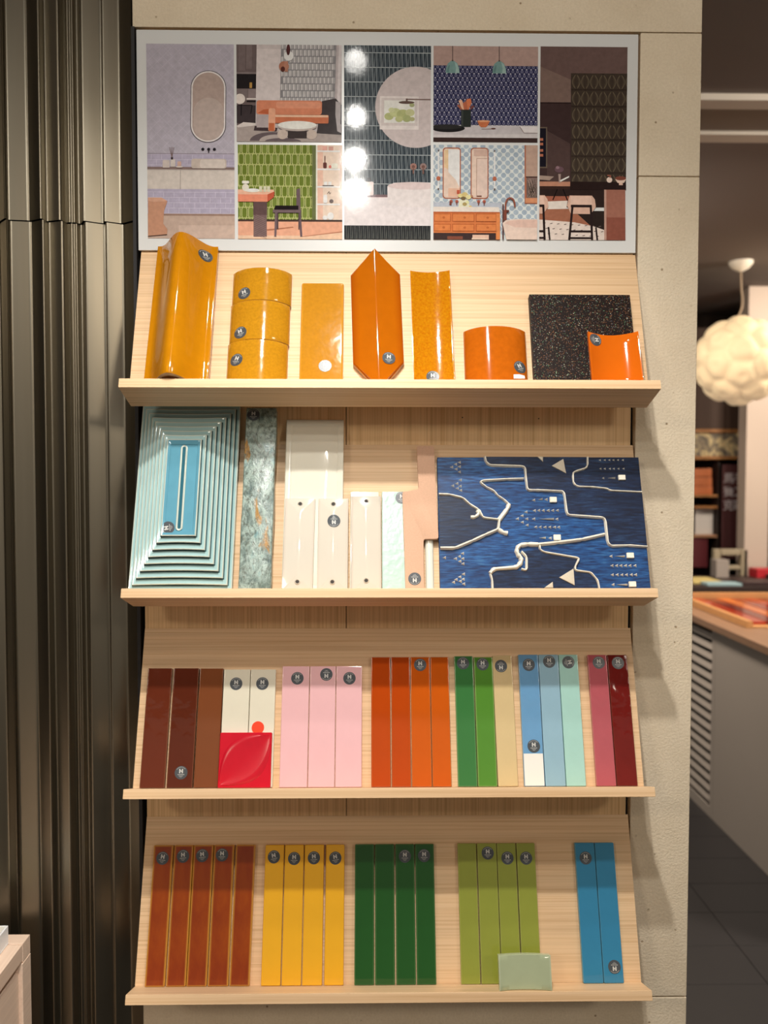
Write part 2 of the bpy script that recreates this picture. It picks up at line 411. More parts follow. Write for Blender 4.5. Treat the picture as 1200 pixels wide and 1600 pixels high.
# lavender washroom
p = Print(((30, 32), (715, 32), (62, 1555), (733, 1555)), (-.3880, -.2487, Z0+.3832, Z0+.6895))
p.rect(0, 0, 800, 900, (164, 158, 172)); p.k += 1
for j in range(22):
    for i in range(18):
        x, y = 20+i*40, 30+j*40; s_ = 1 if (i+j) % 2 else -1
        p.line(x, y, x+38, y+38*s_, 3, (176, 171, 184), True)
p.rect(0, 885, 800, 893, (128, 118, 132)); p.rect(0, 893, 800, 1000, (158, 150, 172)); p.brick(0, 893, 800, 1000, 80, 42, (182, 176, 192))
p.rect(0, 992, 800, 1012, (120, 100, 96)); p.rect(0, 1012, 800, 1166, (188, 178, 170)); p.rect(0, 1012, 800, 1020, (168, 158, 152)); p.line(308, 1016, 308, 1166, 4, (130, 120, 116))
p.rect(0, 1166, 800, 1362, (158, 150, 172)); p.brick(20, 1190, 800, 1362, 80, 42, (186, 180, 196))
p.rect(0, 1360, 800, 1556, (172, 148, 134)); p.rect(180, 1360, 800, 1376, (140, 112, 98)); p.rect(300, 1450, 800, 1556, (182, 158, 144))
p.rrect(381, 238, 658, 800, 136, (70, 66, 72), 14); p.rrect(386, 243, 653, 795, 132, (206, 200, 200), 14); p.rrect(397, 254, 642, 784, 121, (164, 144, 136), 14); p.rrect(405, 450, 640, 780, 115, (172, 155, 148), 14)
for x in (480, 525, 570): p.ell(x, 853, 12, 12, (34, 32, 38))
p.rect(521, 853, 530, 880, (34, 32, 38)); p.rrect(392, 928, 664, 1004, 18, (178, 164, 154)); p.rrect(460, 934, 655, 1000, 16, (192, 180, 172))
p.rrect(170, 940, 225, 1000, 8, (182, 170, 164)); p.rrect(230, 934, 268, 992, 8, (188, 178, 172)); p.rect(233, 916, 250, 936, (60, 52, 54))
for dx in (-20, -8, 4, 16): p.line(241, 920, 241+dx, 838, 3, (120, 96, 92))
p.rrect(285, 950, 314, 990, 8, (186, 150, 136)); p.ell(300, 993, 28, 6, (196, 184, 176))
p.poly([(60, 1235), (165, 1235), (210, 1265), (185, 1340), (180, 1440), (213, 1485), (210, 1525), (65, 1540)], (176, 126, 98)); p.poly([(60, 1235), (165, 1235), (210, 1262), (110, 1270), (60, 1262)], (190, 142, 116)); p.line(64, 1540, 210, 1526, 5, (70, 50, 44))
p.done('printed_picture', 'lavender washroom with a pill-shaped mirror')

# grey lounge
p = Print(((35, 42), (1130, 42), (52, 1078), (1160, 1078)), (-.2448, -.0769, Z0+.5370, Z0+.6895))
p.rect(0, 0, 1200, 1100, (176, 166, 166)); p.rect(0, 0, 247, 1100, (98, 84, 84)); p.rect(60, 40, 130, 320, (108, 94, 94)); p.rect(140, 40, 200, 300, (112, 98, 98))
p.rect(0, 335, 247, 355, (120, 108, 108)); p.rect(0, 355, 247, 510, (34, 31, 33)); p.rrect(178, 445, 205, 505, 5, (170, 128, 56)); p.rect(0, 515, 160, 640, (110, 98, 98)); p.rect(165, 515, 247, 620, (126, 112, 112))
p.rect(0, 690, 247, 880, (58, 50, 53)); p.ell(80, 622, 55, 55, (206, 196, 190)); p.rect(150, 612, 247, 630, (200, 190, 186)); p.rect(150, 640, 247, 655, (30, 26, 28)); p.path([(95, 680), (95, 800)], 10, (24, 22, 24)); p.path([(60, 690), (210, 690), (195, 780)], 8, (24, 22, 24))
p.poly([(40, 910), (120, 870), (247, 880), (247, 905), (60, 930)], (196, 186, 182)); p.rect(247, 0, 500, 640, (196, 186, 186)); p.rect(247, 45, 500, 90, (184, 174, 174))
p.rect(500, 0, 1075, 632, (124, 122, 126)); p.k += 1
for j in range(9):
    for i in range(15):
        x, y = 505+i*42-(j % 2)*18, 46+j*73-25
        if x > 1035 or x < 490: continue
        for a, cc in ((0, (186, 183, 184)), (19, (158, 156, 158))): p.poly([(x+a, y+6), (x+a+17, y), (x+a+19, y+62), (x+a+3, y+68)], cc, True)
p.rect(1075, 0, 1200, 700, (172, 162, 164)); p.rect(1100, 0, 1130, 650, (192, 184, 186)); p.poly([(940, 640), (1085, 610), (1165, 690), (1165, 1080), (880, 1080)], (62, 56, 58)); p.poly([(1085, 640), (1150, 660), (1150, 980), (1110, 960), (1085, 780)], (160, 152, 154)); p.poly([(1140, 670), (1160, 680), (1160, 900), (1140, 880)], (60, 60, 66))
p.poly([(40, 930), (260, 905), (500, 960), (980, 990), (1165, 1000), (1165, 1080), (40, 1080)], (154, 142, 138)); p.ell(430, 1070, 240, 95, (92, 80, 84), 28, pi, 2*pi); p.ell(460, 1072, 170, 70, (160, 148, 144), 28, pi, 2*pi); p.ell(540, 1074, 190, 36, (96, 84, 88), 28, pi, 2*pi)
p.poly([(240, 910), (480, 930), (470, 970), (230, 960)], (62, 50, 54)); p.rect(260, 785, 390, 928, (160, 148, 150)); p.rrect(255, 637, 942, 788, 28, (196, 118, 84)); p.rrect(460, 650, 930, 720, 24, (206, 134, 102)); p.poly([(265, 775), (330, 735), (385, 730), (385, 785)], (176, 84, 44))
p.rrect(450, 790, 1015, 880, 12, (184, 100, 62)); p.rect(455, 792, 1010, 815, (222, 168, 138)); p.rrect(383, 722, 455, 968, 20, (208, 148, 116)); p.rect(388, 880, 446, 965, (180, 92, 50))
p.ell(535, 1000, 56, 52, (178, 162, 152)); p.ell(840, 1000, 58, 52, (178, 162, 152)); p.rect(590, 960, 790, 1040, (60, 52, 52)); p.ell(687, 915, 204, 50, (170, 158, 152)); p.ell(687, 900, 204, 44, (214, 206, 200))
p.ell(583, 165, 50, 52, (224, 224, 224)); p.ell(577, 100, 20, 58, (78, 42, 44)); p.ell(535, 276, 52, 55, (164, 106, 82)); p.rect(535, 222, 578, 332, (168, 114, 92)); p.ell(525, 305, 22, 28, (84, 44, 38)); p.line(540, 330, 542, 385, 8, (190, 182, 180))
p.done('printed_picture', 'grey lounge with a tan sofa and a round stone table')

# green dining corner
p = Print(((55, 40), (1165, 40), (62, 1047), (1165, 1047)), (-.2434, -.0760, Z0+.3830, Z0+.5325))
p.rect(0, 0, 1200, 860, (160, 166, 96)); p.k += 1
for j in range(8):
    for i in range(13):
        x, y = 92+i*71-(0 if j % 2 == 0 else 0)+(-36 if j % 2 == 0 else 0), -12+j*114+38
        y0, y1 = y, y+106
        if x > 860: continue
        q = 22
        p.poly([(x-q, y0+16), (x-q+9, y0+3), (x+q-9, y0+3), (x+q, y0+16), (x+q, y1-14), (x+q-9, y1), (x-q+9, y1), (x-q, y1-14)], (96, 112, 32) if (i*3+j) % 4 else (108, 124, 46), True)
        p.poly([(x+29, y0+2), (x+41, y0+2), (x+38, y0+22), (x+38, y1-18), (x+41, y1), (x+29, y1), (x+32, y1-18), (x+32, y0+22)], (70, 82, 28), True)
p.rect(845, 0, 890, 840, (96, 104, 62)); p.rect(885, 0, 1200, 860, (232, 206, 190)); p.rect(902, 0, 1130, 840, (212, 168, 148)); p.rect(960, 0, 1130, 840, (222, 186, 168)); p.rect(1130, 0, 1200, 845, (214, 184, 170))
for y in (105, 298, 485, 672): p.rect(890, y-8, 1140, y+8, (240, 222, 208))
p.rect(955, 50, 1005, 97, (206, 150, 136)); p.rect(1020, 55, 1070, 97, (190, 140, 126)); p.rrect(962, 225, 1000, 288, 12, (92, 44, 38)); p.rect(976, 155, 986, 235, (92, 44, 38)); p.rrect(1050, 235, 1118, 288, 16, (226, 204, 188)); p.ell(1035, 270, 14, 16, (200, 96, 84))
p.rrect(972, 430, 1006, 470, 6, (244, 234, 226)); p.rrect(1015, 430, 1050, 470, 6, (244, 234, 226)); p.rect(955, 468, 1075, 476, (60, 46, 42)); p.rrect(965, 570, 1005, 660, 16, (236, 222, 210)); p.ell(1050, 638, 22, 20, (100, 86, 84)); p.path([(1005, 560), (1025, 535), (1030, 560), (1045, 545)], 4, (70, 56, 50)); p.ell(983, 815, 26, 24, (240, 226, 210)); p.ell(1040, 798, 34, 40, (244, 230, 214))
p.rect(0, 838, 1200, 862, (66, 50, 44)); p.rect(0, 860, 1200, 1050, (208, 148, 118)); p.poly([(62, 1010), (800, 1010), (1165, 975), (1165, 1050), (62, 1050)], (226, 172, 142)); p.poly([(360, 945), (640, 915), (650, 925), (370, 960)], (160, 100, 70)); p.poly([(730, 1018), (1165, 960), (1165, 972), (740, 1024)], (170, 110, 82))
p.rect(225, 650, 365, 1024, (104, 82, 82)); p.k += 1
for i in range(12): p.line(228, 800+i*20-20, 362, 860+i*20-20, 4, (130, 108, 104), True)
p.rect(222, 650, 368, 790, (88, 66, 66)); p.poly([(40, 520), (435, 520), (446, 545), (372, 575), (40, 575)], (224, 160, 132)); p.poly([(40, 572), (372, 572), (372, 650), (40, 650)], (208, 122, 90)); p.poly([(372, 572), (446, 540), (440, 600), (372, 652)], (176, 72, 42))
p.ell(140, 500, 36, 40, (200, 196, 182)); p.rrect(102, 428, 178, 458, 10, (206, 204, 192)); p.ell(215, 530, 80, 20, (216, 204, 192)); p.ell(215, 524, 60, 14, (236, 226, 216))
for x in (300, 345, 385): p.rect(x-16, 486, x+16, 545, (190, 186, 160))
p.poly([(680, 515), (718, 505), (722, 700), (742, 1022), (720, 1022), (700, 760), (678, 700)], (96, 78, 84)); p.poly([(455, 690), (700, 690), (700, 738), (440, 738)], (30, 24, 26)); p.rect(430, 735, 728, 766, (104, 86, 90)); p.poly([(452, 766), (482, 766), (466, 1022), (445, 1022)], (104, 86, 90)); p.rect(472, 766, 488, 940, (78, 62, 66)); p.rect(700, 766, 712, 945, (78, 62, 66))
p.done('printed_picture', 'green tiled dining corner with a chair and table')

# dark green tiled basin with round mirror
p = Print(((25, 37), (710, 37), (35, 1558), (708, 1558)), (-.0730, .0662, Z0+.3835, Z0+.6900))
p.rect(0, 0, 800, 1210, (48, 58, 66)); p.k += 1
for j in range(11):
    y = -22+j*114+2
    for i in range(22):
        x = 18+i*33.2
        p.poly([(x+4, y+110), (x+16, y+20), (x+18, y+110)], (92, 100, 106) if i % 2 else (66, 76, 84), True); p.poly([(x+18, y+4), (x+30, y+4), (x+24, y+90)], (80, 90, 96), True)
p.k += 1
for i in range(22): p.line(18+i*33.2, 0, 18+i*33.2, 1210, 4, (134, 144, 150), True)
for j in range(11): p.line(0, -20+j*114, 800, -20+j*114, 5, (170, 178, 182), True)
p.ell(590, 517, 318, 318, (184, 172, 172), 48); p.rect(308, 432, 614, 692, (204, 196, 194)); p.rect(320, 446, 604, 662, (190, 180, 178)); p.rect(342, 464, 582, 640, (206, 208, 200)); 
for (x, y, r_, cc) in ((380, 590, 36, (164, 170, 112)), (430, 560, 44, (178, 184, 128)), (490, 575, 50, (160, 166, 108)), (545, 560, 36, (176, 178, 130)), (400, 540, 24, (186, 190, 142)), (520, 606, 34, (150, 158, 104)), (460, 610, 30, (168, 172, 116)), (562, 610, 20, (160, 160, 112)), (560, 500, 20, (150, 156, 110))): p.ell(x, y, r_, r_*.8, cc)
p.line(520, 456, 708, 456, 8, (110, 88, 82)); p.rect(512, 450, 526, 474, (100, 78, 72)); p.ell(518, 480, 62, 11, (92, 72, 66))
p.rect(0, 1205, 800, 1452, (216, 198, 200)); p.rect(0, 1205, 800, 1230, (206, 184, 186)); p.rect(190, 1205, 372, 1225, (110, 88, 92)); p.poly([(370, 1140), (420, 1112), (560, 1104), (708, 1108), (708, 1300), (520, 1300), (400, 1285), (372, 1262)], (214, 198, 198)); p.ell(570, 1135, 196, 30, (200, 182, 182))
p.rrect(190, 1104, 262, 1212, 10, (206, 188, 186)); p.rect(212, 1075, 240, 1106, (44, 40, 46)); p.rrect(114, 1124, 174, 1205, 6, (190, 176, 176)); p.ell(135, 1105, 10, 34, (150, 130, 128)); p.ell(165, 1100, 9, 26, (200, 186, 184)); p.ell(95, 1115, 20, 30, (84, 66, 60))
for x, c_ in ((573, (150, 110, 100)), (650, (140, 116, 112))): p.ell(x, 983, 26, 26, c_); p.ell(x, 985, 13, 13, (110, 78, 70)); p.rect(x-6, 990, x+6, 1040, (120, 88, 80))
p.rect(0, 1450, 800, 1560, (42, 44, 46)); p.k += 1
for i in range(22):
    x = 20+i*33; p.line(x, 1450, x, 1560, 3, (96, 98, 96), True); p.poly([(x+6, 1556), (x+16, 1455), (x+20, 1556)], (72, 74, 72), True)
p.done('printed_picture', 'dark tiled basin wall with a round mirror')

# navy patterned kitchen
p = Print(((35, 57), (1148, 57), (35, 1080), (1138, 1080)), (.0702, .2381, Z0+.5390, Z0+.6903))
p.rect(0, 0, 1200, 270, (162, 134, 126)); p.rect(0, 264, 1200, 905, (42, 44, 78)); p.k += 1
for j in range(15):
    for i in range(24):
        x, y = 30+i*48.5+(24 if j % 2 else 0), 280+j*46
        if x > 1150: continue
        p.ell(x, y, 15, 15, (112, 112, 138), 8, same=True); p.poly([(x+14, y+23), (x+24, y+16), (x+34, y+23), (x+24, y+29)], (192, 190, 204), True)
p.k += 1
for j in range(15):
    for i in range(24):
        x, y = 30+i*48.5+(24 if j % 2 else 0), 280+j*46
        if x < 1150: p.ell(x, y, 8, 8, (48, 50, 86), 6, same=True)
for cx in (237, 733):
    p.line(cx, 40, cx, 225, 7, (60, 48, 48)); p.poly([(cx-72, 345), (cx-70, 300), (cx-52, 245), (cx-15, 215), (cx+15, 215), (cx+50, 240), (cx+70, 290), (cx+76, 345)], (104, 140, 138)); p.poly([(cx+20, 225), (cx+48, 245), (cx+66, 300), (cx+70, 345), (cx+30, 345), (cx+36, 290)], (136, 166, 162)); p.poly([(cx-66, 330), (cx-40, 260), (cx-30, 262), (cx-40, 342)], (84, 120, 120)); p.rect(cx-8, 205, cx+8, 220, (80, 70, 66))
p.rect(0, 900, 1200, 1036, (188, 182, 184)); p.poly([(0, 905), (1140, 905), (1140, 990), (0, 1005)], (176, 170, 174)); p.poly([(945, 910), (1140, 910), (1140, 982), (990, 982)], (200, 194, 196)); p.path([(950, 912), (995, 980), (1138, 980)], 8, (130, 118, 116)); p.ell(190, 935, 178, 42, (30, 29, 31)); p.ell(170, 920, 168, 26, (42, 42, 42)); p.rect(0, 1034, 1200, 1082, (58, 42, 40))
for pts, cc in (([(300, 640), (335, 630), (375, 725), (340, 745)], (214, 160, 128)), ([(285, 690), (305, 680), (350, 742), (330, 745)], (160, 84, 56)), ([(385, 625), (430, 615), (440, 660), (405, 742), (375, 735)], (196, 104, 58)), ([(345, 670), (385, 640), (395, 735), (360, 742)], (172, 90, 58)), ([(430, 700), (465, 690), (470, 705), (425, 740)], (110, 62, 60))): p.poly(pts, cc)
p.rrect(328, 736, 432, 920, 6, (40, 46, 44)); p.rect(332, 745, 350, 915, (56, 62, 60)); p.poly([(500, 856), (632, 856), (610, 905), (590, 922), (540, 922), (518, 900)], (182, 98, 54)); p.ell(566, 857, 66, 10, (206, 140, 96)); p.path([(545, 942), (650, 938)], 6, (140, 120, 114)); p.ell(670, 936, 26, 8, (96, 66, 60))
p.done('printed_picture', 'navy patterned kitchen wall with two teal pendant lamps')

# pale blue bathroom with copper mirrors
p = Print(((35, 32), (1140, 32), (35, 1035), (1130, 1035)), (.0708, .2385, Z0+.3838, Z0+.5345))
p.rect(0, 0, 1200, 1040, (196, 202, 202)); p.k += 1
for j in range(22):
    for i in range(14):
        x, y = 30+i*88+(44 if j % 2 else 0), 45+j*43.5
        if x < 1180: p.ell(x, y, 29, 29, (150, 166, 180) if (i+j) % 3 else (142, 158, 174), 8, pi/8, pi/8+2*pi, True)
p.rect(0, 640, 760, 700, (166, 172, 184))
for x0, x1 in ((132, 325), (428, 618)):
    p.rrect(x0, 60, x1, 602, 34, (156, 88, 60)); p.rrect(x0+11, 72, x1-11, 590, 26, (212, 184, 168))
p.poly([(148, 90), (190, 80), (190, 290), (148, 270)], (226, 178, 134)); p.poly([(192, 80), (312, 84), (312, 480), (270, 400), (192, 320)], (220, 212, 206)); p.rect(192, 490, 314, 580, (206, 164, 140)); p.rect(282, 508, 312, 552, (180, 76, 44)); p.rect(462, 80, 606, 150, (190, 158, 144)); p.rect(492, 172, 604, 580, (206, 182, 170)); p.path([(492, 580), (492, 175), (604, 175)], 6, (166, 132, 118)); p.rect(495, 566, 545, 580, (110, 66, 50))
for x in (87, 682): p.rect(x-8, 90, x+8, 505, (226, 222, 214)); p.ell(x, 388, 22, 24, (172, 92, 62)); p.rect(x-7, 85, x+7, 105, (92, 80, 78)); p.rect(x-8, 490, x+8, 510, (96, 84, 80))
p.rect(1000, 32, 1140, 650, (160, 92, 64)); p.rect(1014, 32, 1140, 362, (172, 142, 126)); p.rect(1014, 362, 1140, 374, (50, 38, 38)); p.rect(1020, 376, 1140, 588, (118, 98, 92)); p.k += 1
for i in range(26): p.line(1024+i*4.4, 585, 1030+(i*37 % 100), 380+(i*53 % 110), 4, ((70, 54, 50), (168, 140, 128), (96, 84, 70))[i % 3], True)
p.rect(1008, 590, 1140, 640, (196, 128, 86))
for x in (222, 282, 512, 572): p.ell(x, 630, 17, 17, (170, 86, 66)); p.rect(x-18 if x in (222,) else x-5, 630, x+5, 670, (120, 62, 52))
p.poly([(300, 690), (310, 610), (400, 610), (420, 690), (380, 705)], (214, 206, 178))
for x, y, r_, cc in ((320, 570, 28, (206, 192, 130)), (365, 560, 34, (196, 176, 110)), (405, 585, 30, (214, 200, 142)), (350, 600, 26, (110, 92, 62)), (440, 575, 14, (170, 120, 88)), (425, 688, 16, (204, 178, 92)), (365, 660, 24, (160, 140, 84)), (395, 640, 18, (222, 208, 150))): p.ell(x, y, r_, r_*.8, cc, 10)
p.poly([(35, 690), (725, 690), (738, 742), (35, 742)], (218, 196, 186)); p.rect(35, 742, 738, 1040, (196, 106, 44)); p.rect(35, 742, 738, 756, (170, 82, 30)); p.rect(35, 966, 695, 1040, (60, 46, 46)); p.rect(182, 1002, 345, 1040, (120, 66, 50)); p.rect(448, 985, 620, 1040, (206, 168, 146)); p.rect(440, 1018, 600, 1040, (216, 182, 160))
for x0, x1 in ((40, 218), (234, 466), (484, 700)):
    for y0, y1 in ((762, 846), (872, 948)):
        p.rect(x0, y0, x1, y1, (164, 76, 26)); p.rect(x0+6, y0+6, x1-6, y1-5, (202, 114, 48)); p.ell((x0+x1)/2+15, (y0+y1)/2, 14, 12, (176, 90, 34))
p.rect(698, 760, 738, 1040, (206, 120, 54)); p.path([(770, 660), (770, 1035)], 14, (84, 46, 40)); p.rect(778, 720, 808, 830, (120, 62, 48)); p.path([(795, 720), (797, 650), (815, 605), (848, 592), (880, 612), (893, 650), (894, 690)], 18, (140, 76, 56)); p.rect(806, 722, 832, 746, (96, 50, 42))
p.poly([(765, 862), (800, 830), (900, 818), (1140, 818), (1140, 1040), (806, 1040), (785, 960)], (216, 184, 170)); p.poly([(785, 862), (830, 838), (960, 826), (1140, 826), (1140, 910), (900, 905)], (202, 168, 154))
p.done('printed_picture', 'pale blue patterned bathroom with two copper framed mirrors')

# dark kitchen with bar stools
p = Print(((40, 43), (723, 43), (28, 1560), (700, 1560)), (.2420, .3822, Z0+.3842, Z0+.6910))
p.rect(0, 0, 800, 500, (98, 76, 72)); p.poly([(40, 200), (276, 300), (276, 485), (40, 485)], (114, 92, 84)); p.rect(0, 482, 280, 1110, (58, 42, 42)); p.rect(0, 478, 280, 488, (40, 28, 28)); p.poly([(90, 700), (270, 800), (270, 1100), (90, 1100)], (74, 56, 54))
p.rect(278, 250, 725, 1105, (60, 50, 42)); p.k += 1
for j in range(7):
    for i in range(7):
        x, y = 284+i*70-(j % 2)*0, 256+j*130
        for s0 in (0, 1):
            for dx in (4, 14):
                pts = [(x+35+(1 if s0 else -1)*((33-dx)*abs(math.sin(pi*t/8))+1), y+t/8*122) for t in range(9)]
                for a, b in zip(pts, pts[1:]): p.line(*a, *b, 4, (106, 94, 74) if dx == 4 else (84, 72, 58), True)
p.k += 1
for j in range(7): p.rect(280, 372+j*130, 720, 384+j*130, (50, 40, 34), True)
p.rect(0, 672, 92, 994, (94, 80, 68)); p.rect(0, 682, 82, 984, (24, 22, 32))
for y in (770, 806, 856, 894): p.rect(0, y-10, 60, y+10, (164, 94, 68))
p.poly([(28, 1052), (145, 1060), (110, 1090), (28, 1085)], (150, 128, 116)); p.rect(28, 1100, 275, 1138, (172, 118, 92)); p.rect(28, 1136, 275, 1160, (52, 34, 30)); p.poly([(178, 1040), (198, 1040), (194, 1110), (182, 1110)], (150, 128, 120)); p.ell(185, 1005, 36, 24, (96, 70, 78)); p.ell(172, 990, 14, 12, (130, 100, 110)); p.poly([(190, 1090), (262, 1055), (262, 1066), (196, 1102)], (220, 206, 200))
p.rect(28, 1160, 540, 1300, (44, 31, 29)); p.rect(28, 1215, 260, 1258, (150, 84, 62)); p.path([(170, 1160), (135, 1245)], 9, (24, 17, 17)); p.path([(215, 1160), (250, 1250)], 9, (24, 17, 17)); p.poly([(28, 1260), (250, 1250), (240, 1320), (100, 1320)], (216, 196, 186)); p.poly([(28, 1320), (420, 1310), (540, 1480), (540, 1560), (28, 1560)], (150, 92, 66)); p.poly([(28, 1400), (300, 1420), (540, 1470), (545, 1560), (28, 1560)], (206, 190, 180)); p.poly([(300, 1330), (535, 1330), (535, 1480), (420, 1440)], (40, 31, 28))
p.k += 1
for i in range(26): p.line(60+i*18, 1430+(i*41 % 120), 78+i*18, 1426+(i*41 % 120), 6, (96, 82, 78), True)
p.rect(270, 1100, 706, 1164, (38, 25, 24)); p.rect(535, 1162, 700, 1562, (152, 96, 78)); p.rect(535, 1162, 552, 1562, (176, 136, 120)); p.rect(552, 1380, 700, 1562, (132, 72, 56)); p.ell(576, 1085, 22, 22, (214, 186, 172)); p.path([(560, 1050), (585, 1050), (580, 1070)], 9, (160, 92, 72)); p.poly([(620, 1080), (706, 1080), (690, 1108), (640, 1108)], (214, 180, 162)); p.ell(664, 1072, 42, 16, (120, 62, 46)); p.rect(650, 1108, 680, 1126, (206, 170, 150))
def stool(dx):
    p.poly([(265+dx, 1210), (440+dx, 1210), (462+dx, 1240), (470+dx, 1300), (430+dx, 1355), (275+dx, 1355), (245+dx, 1290)], (200, 160, 140)); p.poly([(275+dx, 1215), (432+dx, 1215), (440+dx, 1280), (270+dx, 1280)], (210, 174, 156))
    p.path([(288+dx, 1290), (262+dx, 1560)], 17, (38, 27, 27)); p.path([(430+dx, 1290), (440+dx, 1560)], 17, (38, 27, 27)); p.rect(275+dx, 1283, 438+dx, 1303, (38, 27, 27)); p.rect(275+dx, 1485, 440+dx, 1500, (38, 27, 27)); p.rect(265+dx, 1538, 440+dx, 1552, (38, 27, 27)); p.path([(470+dx, 1460), (480+dx, 1560)], 13, (38, 27, 27))
stool(0); stool(-370)
p.done('printed_picture', 'dark brown kitchen with pale bar stools')

# ------------------------------------------------------------------ four sloped oak shelves
SH = []
names = ['top sloped oak shelf with upturned ledge, carrying amber tiles below the picture board', 'second sloped oak shelf, carrying the blue relief tile and stepped teal tile', 'third sloped oak shelf, carrying brown, pink, rust, green and blue stick tiles', 'bottom sloped oak shelf, carrying amber, yellow, green, olive and blue stick tiles']
for k in range(4):
    sh = tagd(empty('sloped_shelf', mw=F[k]), names[k], 'shelf', 'sloped display shelves')
    inv = F[k].inverted(); th = .016
    L_ = LB[k]
    # board cross section in local (y up, z out): its back is trimmed flat against the wall
    wall_y = -.0005
    def wl_pt(zl):  # local height where the plane z=zl meets the wall
        # world y = oy + yl*sin(T) - zl*cos(T)
        return (wall_y + LB[k]*sin(T) + zl*cos(T))/sin(T)
    sec = [(0, 0), (wl_pt(0), 0), (wl_pt(-th), -th), (0, -th)]
    v = [(s_*HW, y, z) for s_ in (-1, 1) for (y, z) in sec]
    f = [(0, 1, 2, 3), (7, 6, 5, 4)] + [(i, 4+i, 4+(i+1) % 4, (i+1) % 4) for i in range(4)]
    link('back_board', fixn(me_from('back_board', v, f)), M['oak_x'], sh)
    link('ledge', box_me('ledge', -HW, HW, -TT, -.0001, -th, TD, .0009, 2), M['oak_x'], sh)
    SH.append(sh)

# ------------------------------------------------------------------ stickers
def sticker(parent, cx, cy, rot=0, zf=None, r=.0100, z=.009):
    zf = zf or (lambda x, y: z)
    v = [(cx, cy, zf(cx, cy)+.0003)]; f = []; n = 28
    for j in range(1, 4):
        for i in range(n):
            a = 2*pi*i/n; x, y = cx+r*j/3*cos(a), cy+r*j/3*sin(a); v.append((x, y, zf(x, y)+.0003))
    for i in range(n): f.append((0, 1+i, 1+(i+1) % n))
    for j in range(2):
        for i in range(n): a, b = 1+j*n+i, 1+j*n+(i+1) % n; f.append((a, a+n, b+n, b))
    e = len(v)                                        # paper edge
    for i in range(n):
        x, y, _ = v[1+2*n+i]; v.append((x, y, zf(x, y)-.0001))
    for i in range(n): f.append((1+2*n+i, e+i, e+(i+1) % n, 1+2*n+(i+1) % n))
    o = link('sticker', me_from('sticker', v, f, 40), M['sticker'], parent); o['label'] = 'round charcoal maker sticker with a white H mark'
    V = []; Fc = []; s = r/.01; c_, s_ = cos(rot), sin(rot)
    def poly(pts):
        i = len(V)
        for x, y in pts:
            x, y = x*s/1000, y*s/1000; X, Y = cx+x*c_-y*s_, cy+x*s_+y*c_; V.append((X, Y, zf(X, Y)+.00055))
        Fc.append(tuple(range(i, i+len(pts))))
    def rc(x0, y0, x1, y1): poly([(x0, y0), (x1, y0), (x1, y1), (x0, y1)])
    poly([(-3.0, -.9), (-1.1, -.9), (-1.1, 1.4), (-1.1, 5.6), (-3.0, 5.6)]); poly([(1.1, -.9), (3.0, -.9), (3.0, 5.6), (1.1, 5.6), (1.1, 3.2)])
    poly([(-1.1, 3.9), (-1.1, 2.0), (1.1, .9), (1.1, 2.8)])
    for x0 in (-5.2, -3.6, -2.2, -.5, 1.0, 2.5, 4.0): rc(x0, -3.3, x0+1.15, -2.4)
    for x0 in (-3.2, -1.6, .2, 1.8): rc(x0, -5.2, x0+1.2, -4.6)
    for x0 in (-1.6, .2): rc(x0, -6.7, x0+1.2, -6.2)
    for i in range(9):
        a = R(42+i*12); b = a+R(7)
        poly([(7.9*cos(a), 7.9*sin(a)), (8.6*cos(a), 8.6*sin(a)), (8.6*cos(b), 8.6*sin(b)), (7.9*cos(b), 7.9*sin(b))])
    link('sticker_print', me_from('sticker_print', V, Fc), M['sticker_print'], o)
    return o

def tile_mw(k, x, h=0, off=0, rz=0, rx=0):
    return F[k] @ Matrix.Translation((x, h+.0002, off+.0002)) @ Matrix.Rotation(rz, 4, 'Z') @ Matrix.Rotation(rx, 4, 'X')
CACHE = {}
def slab_me(wd, ht, th, bev=.0016):
    key = (round(wd, 4), round(ht, 4), th, bev)
    if key not in CACHE: CACHE[key] = box_me('slab', -wd/2, wd/2, 0, ht, 0, th, bev, 3)
    return CACHE[key].copy()
def flat_tile(name, label, k, xl, xr, ht, mat, th=.009, off=0, rz=0, group=None, st=(), cat='tile', bev=.0016, h=0):
    """mm measures; st = stickers as (x on the shelf mm, height mm, rotation)"""
    xc = (xl+xr)/2000
    me = slab_me((xr-xl)/1000, ht/1000, th, bev); me.materials.append(mat)
    mw = tile_mw(k, xc, h+(xr-xl)/2000*abs(sin(rz)), off, rz)
    o = tagd(link(name, me, None, None, mw), label, cat, group)
    for (sx, sy, sr_) in st: sticker(o, sx/1000-xc, sy/1000, sr_, z=th)
    return o

# ------------------------------------------------------------------ shelf 3 and 4: stick tiles
def gl(n, c, e=None, **kw):
    M[n] = glaze(n+'_glaze', c, e, **kw); return M[n]
gl('chestnut', (104, 46, 28), (138, 92, 66), ew=.05, var=.14, vs=14, bs=46, bst=.42)
gl('umber', (92, 40, 24), (134, 88, 62), ew=.05, var=.14, vs=14, bs=46, bst=.42)
gl('tobacco', (126, 72, 42), (104, 58, 36), ew=.05, var=.12, vs=14, bs=14, bst=.10)
gl('ivory', (232, 226, 206), None, var=.03, bs=12, bst=.05)
gl('blossom', (240, 190, 194), None, var=.03, bs=12, bst=.05)
gl('crimson', (206, 22, 44), None, var=.10, vs=30, bs=16, bst=.06); gl('crimson_soft', (200, 20, 42), None, var=.14, vs=30, bs=16, bst=.06, rough=.26)
gl('rust', (186, 72, 16), (196, 112, 62), ew=.06, var=.12, vs=20, bs=14, bst=.10)
gl('rust_light', (204, 92, 20), (206, 124, 62), ew=.06, var=.12, vs=20, bs=14, bst=.10)
gl('fern', (62, 122, 66), (132, 166, 112), ew=.07, var=.12, vs=14, bs=14, bst=.12)
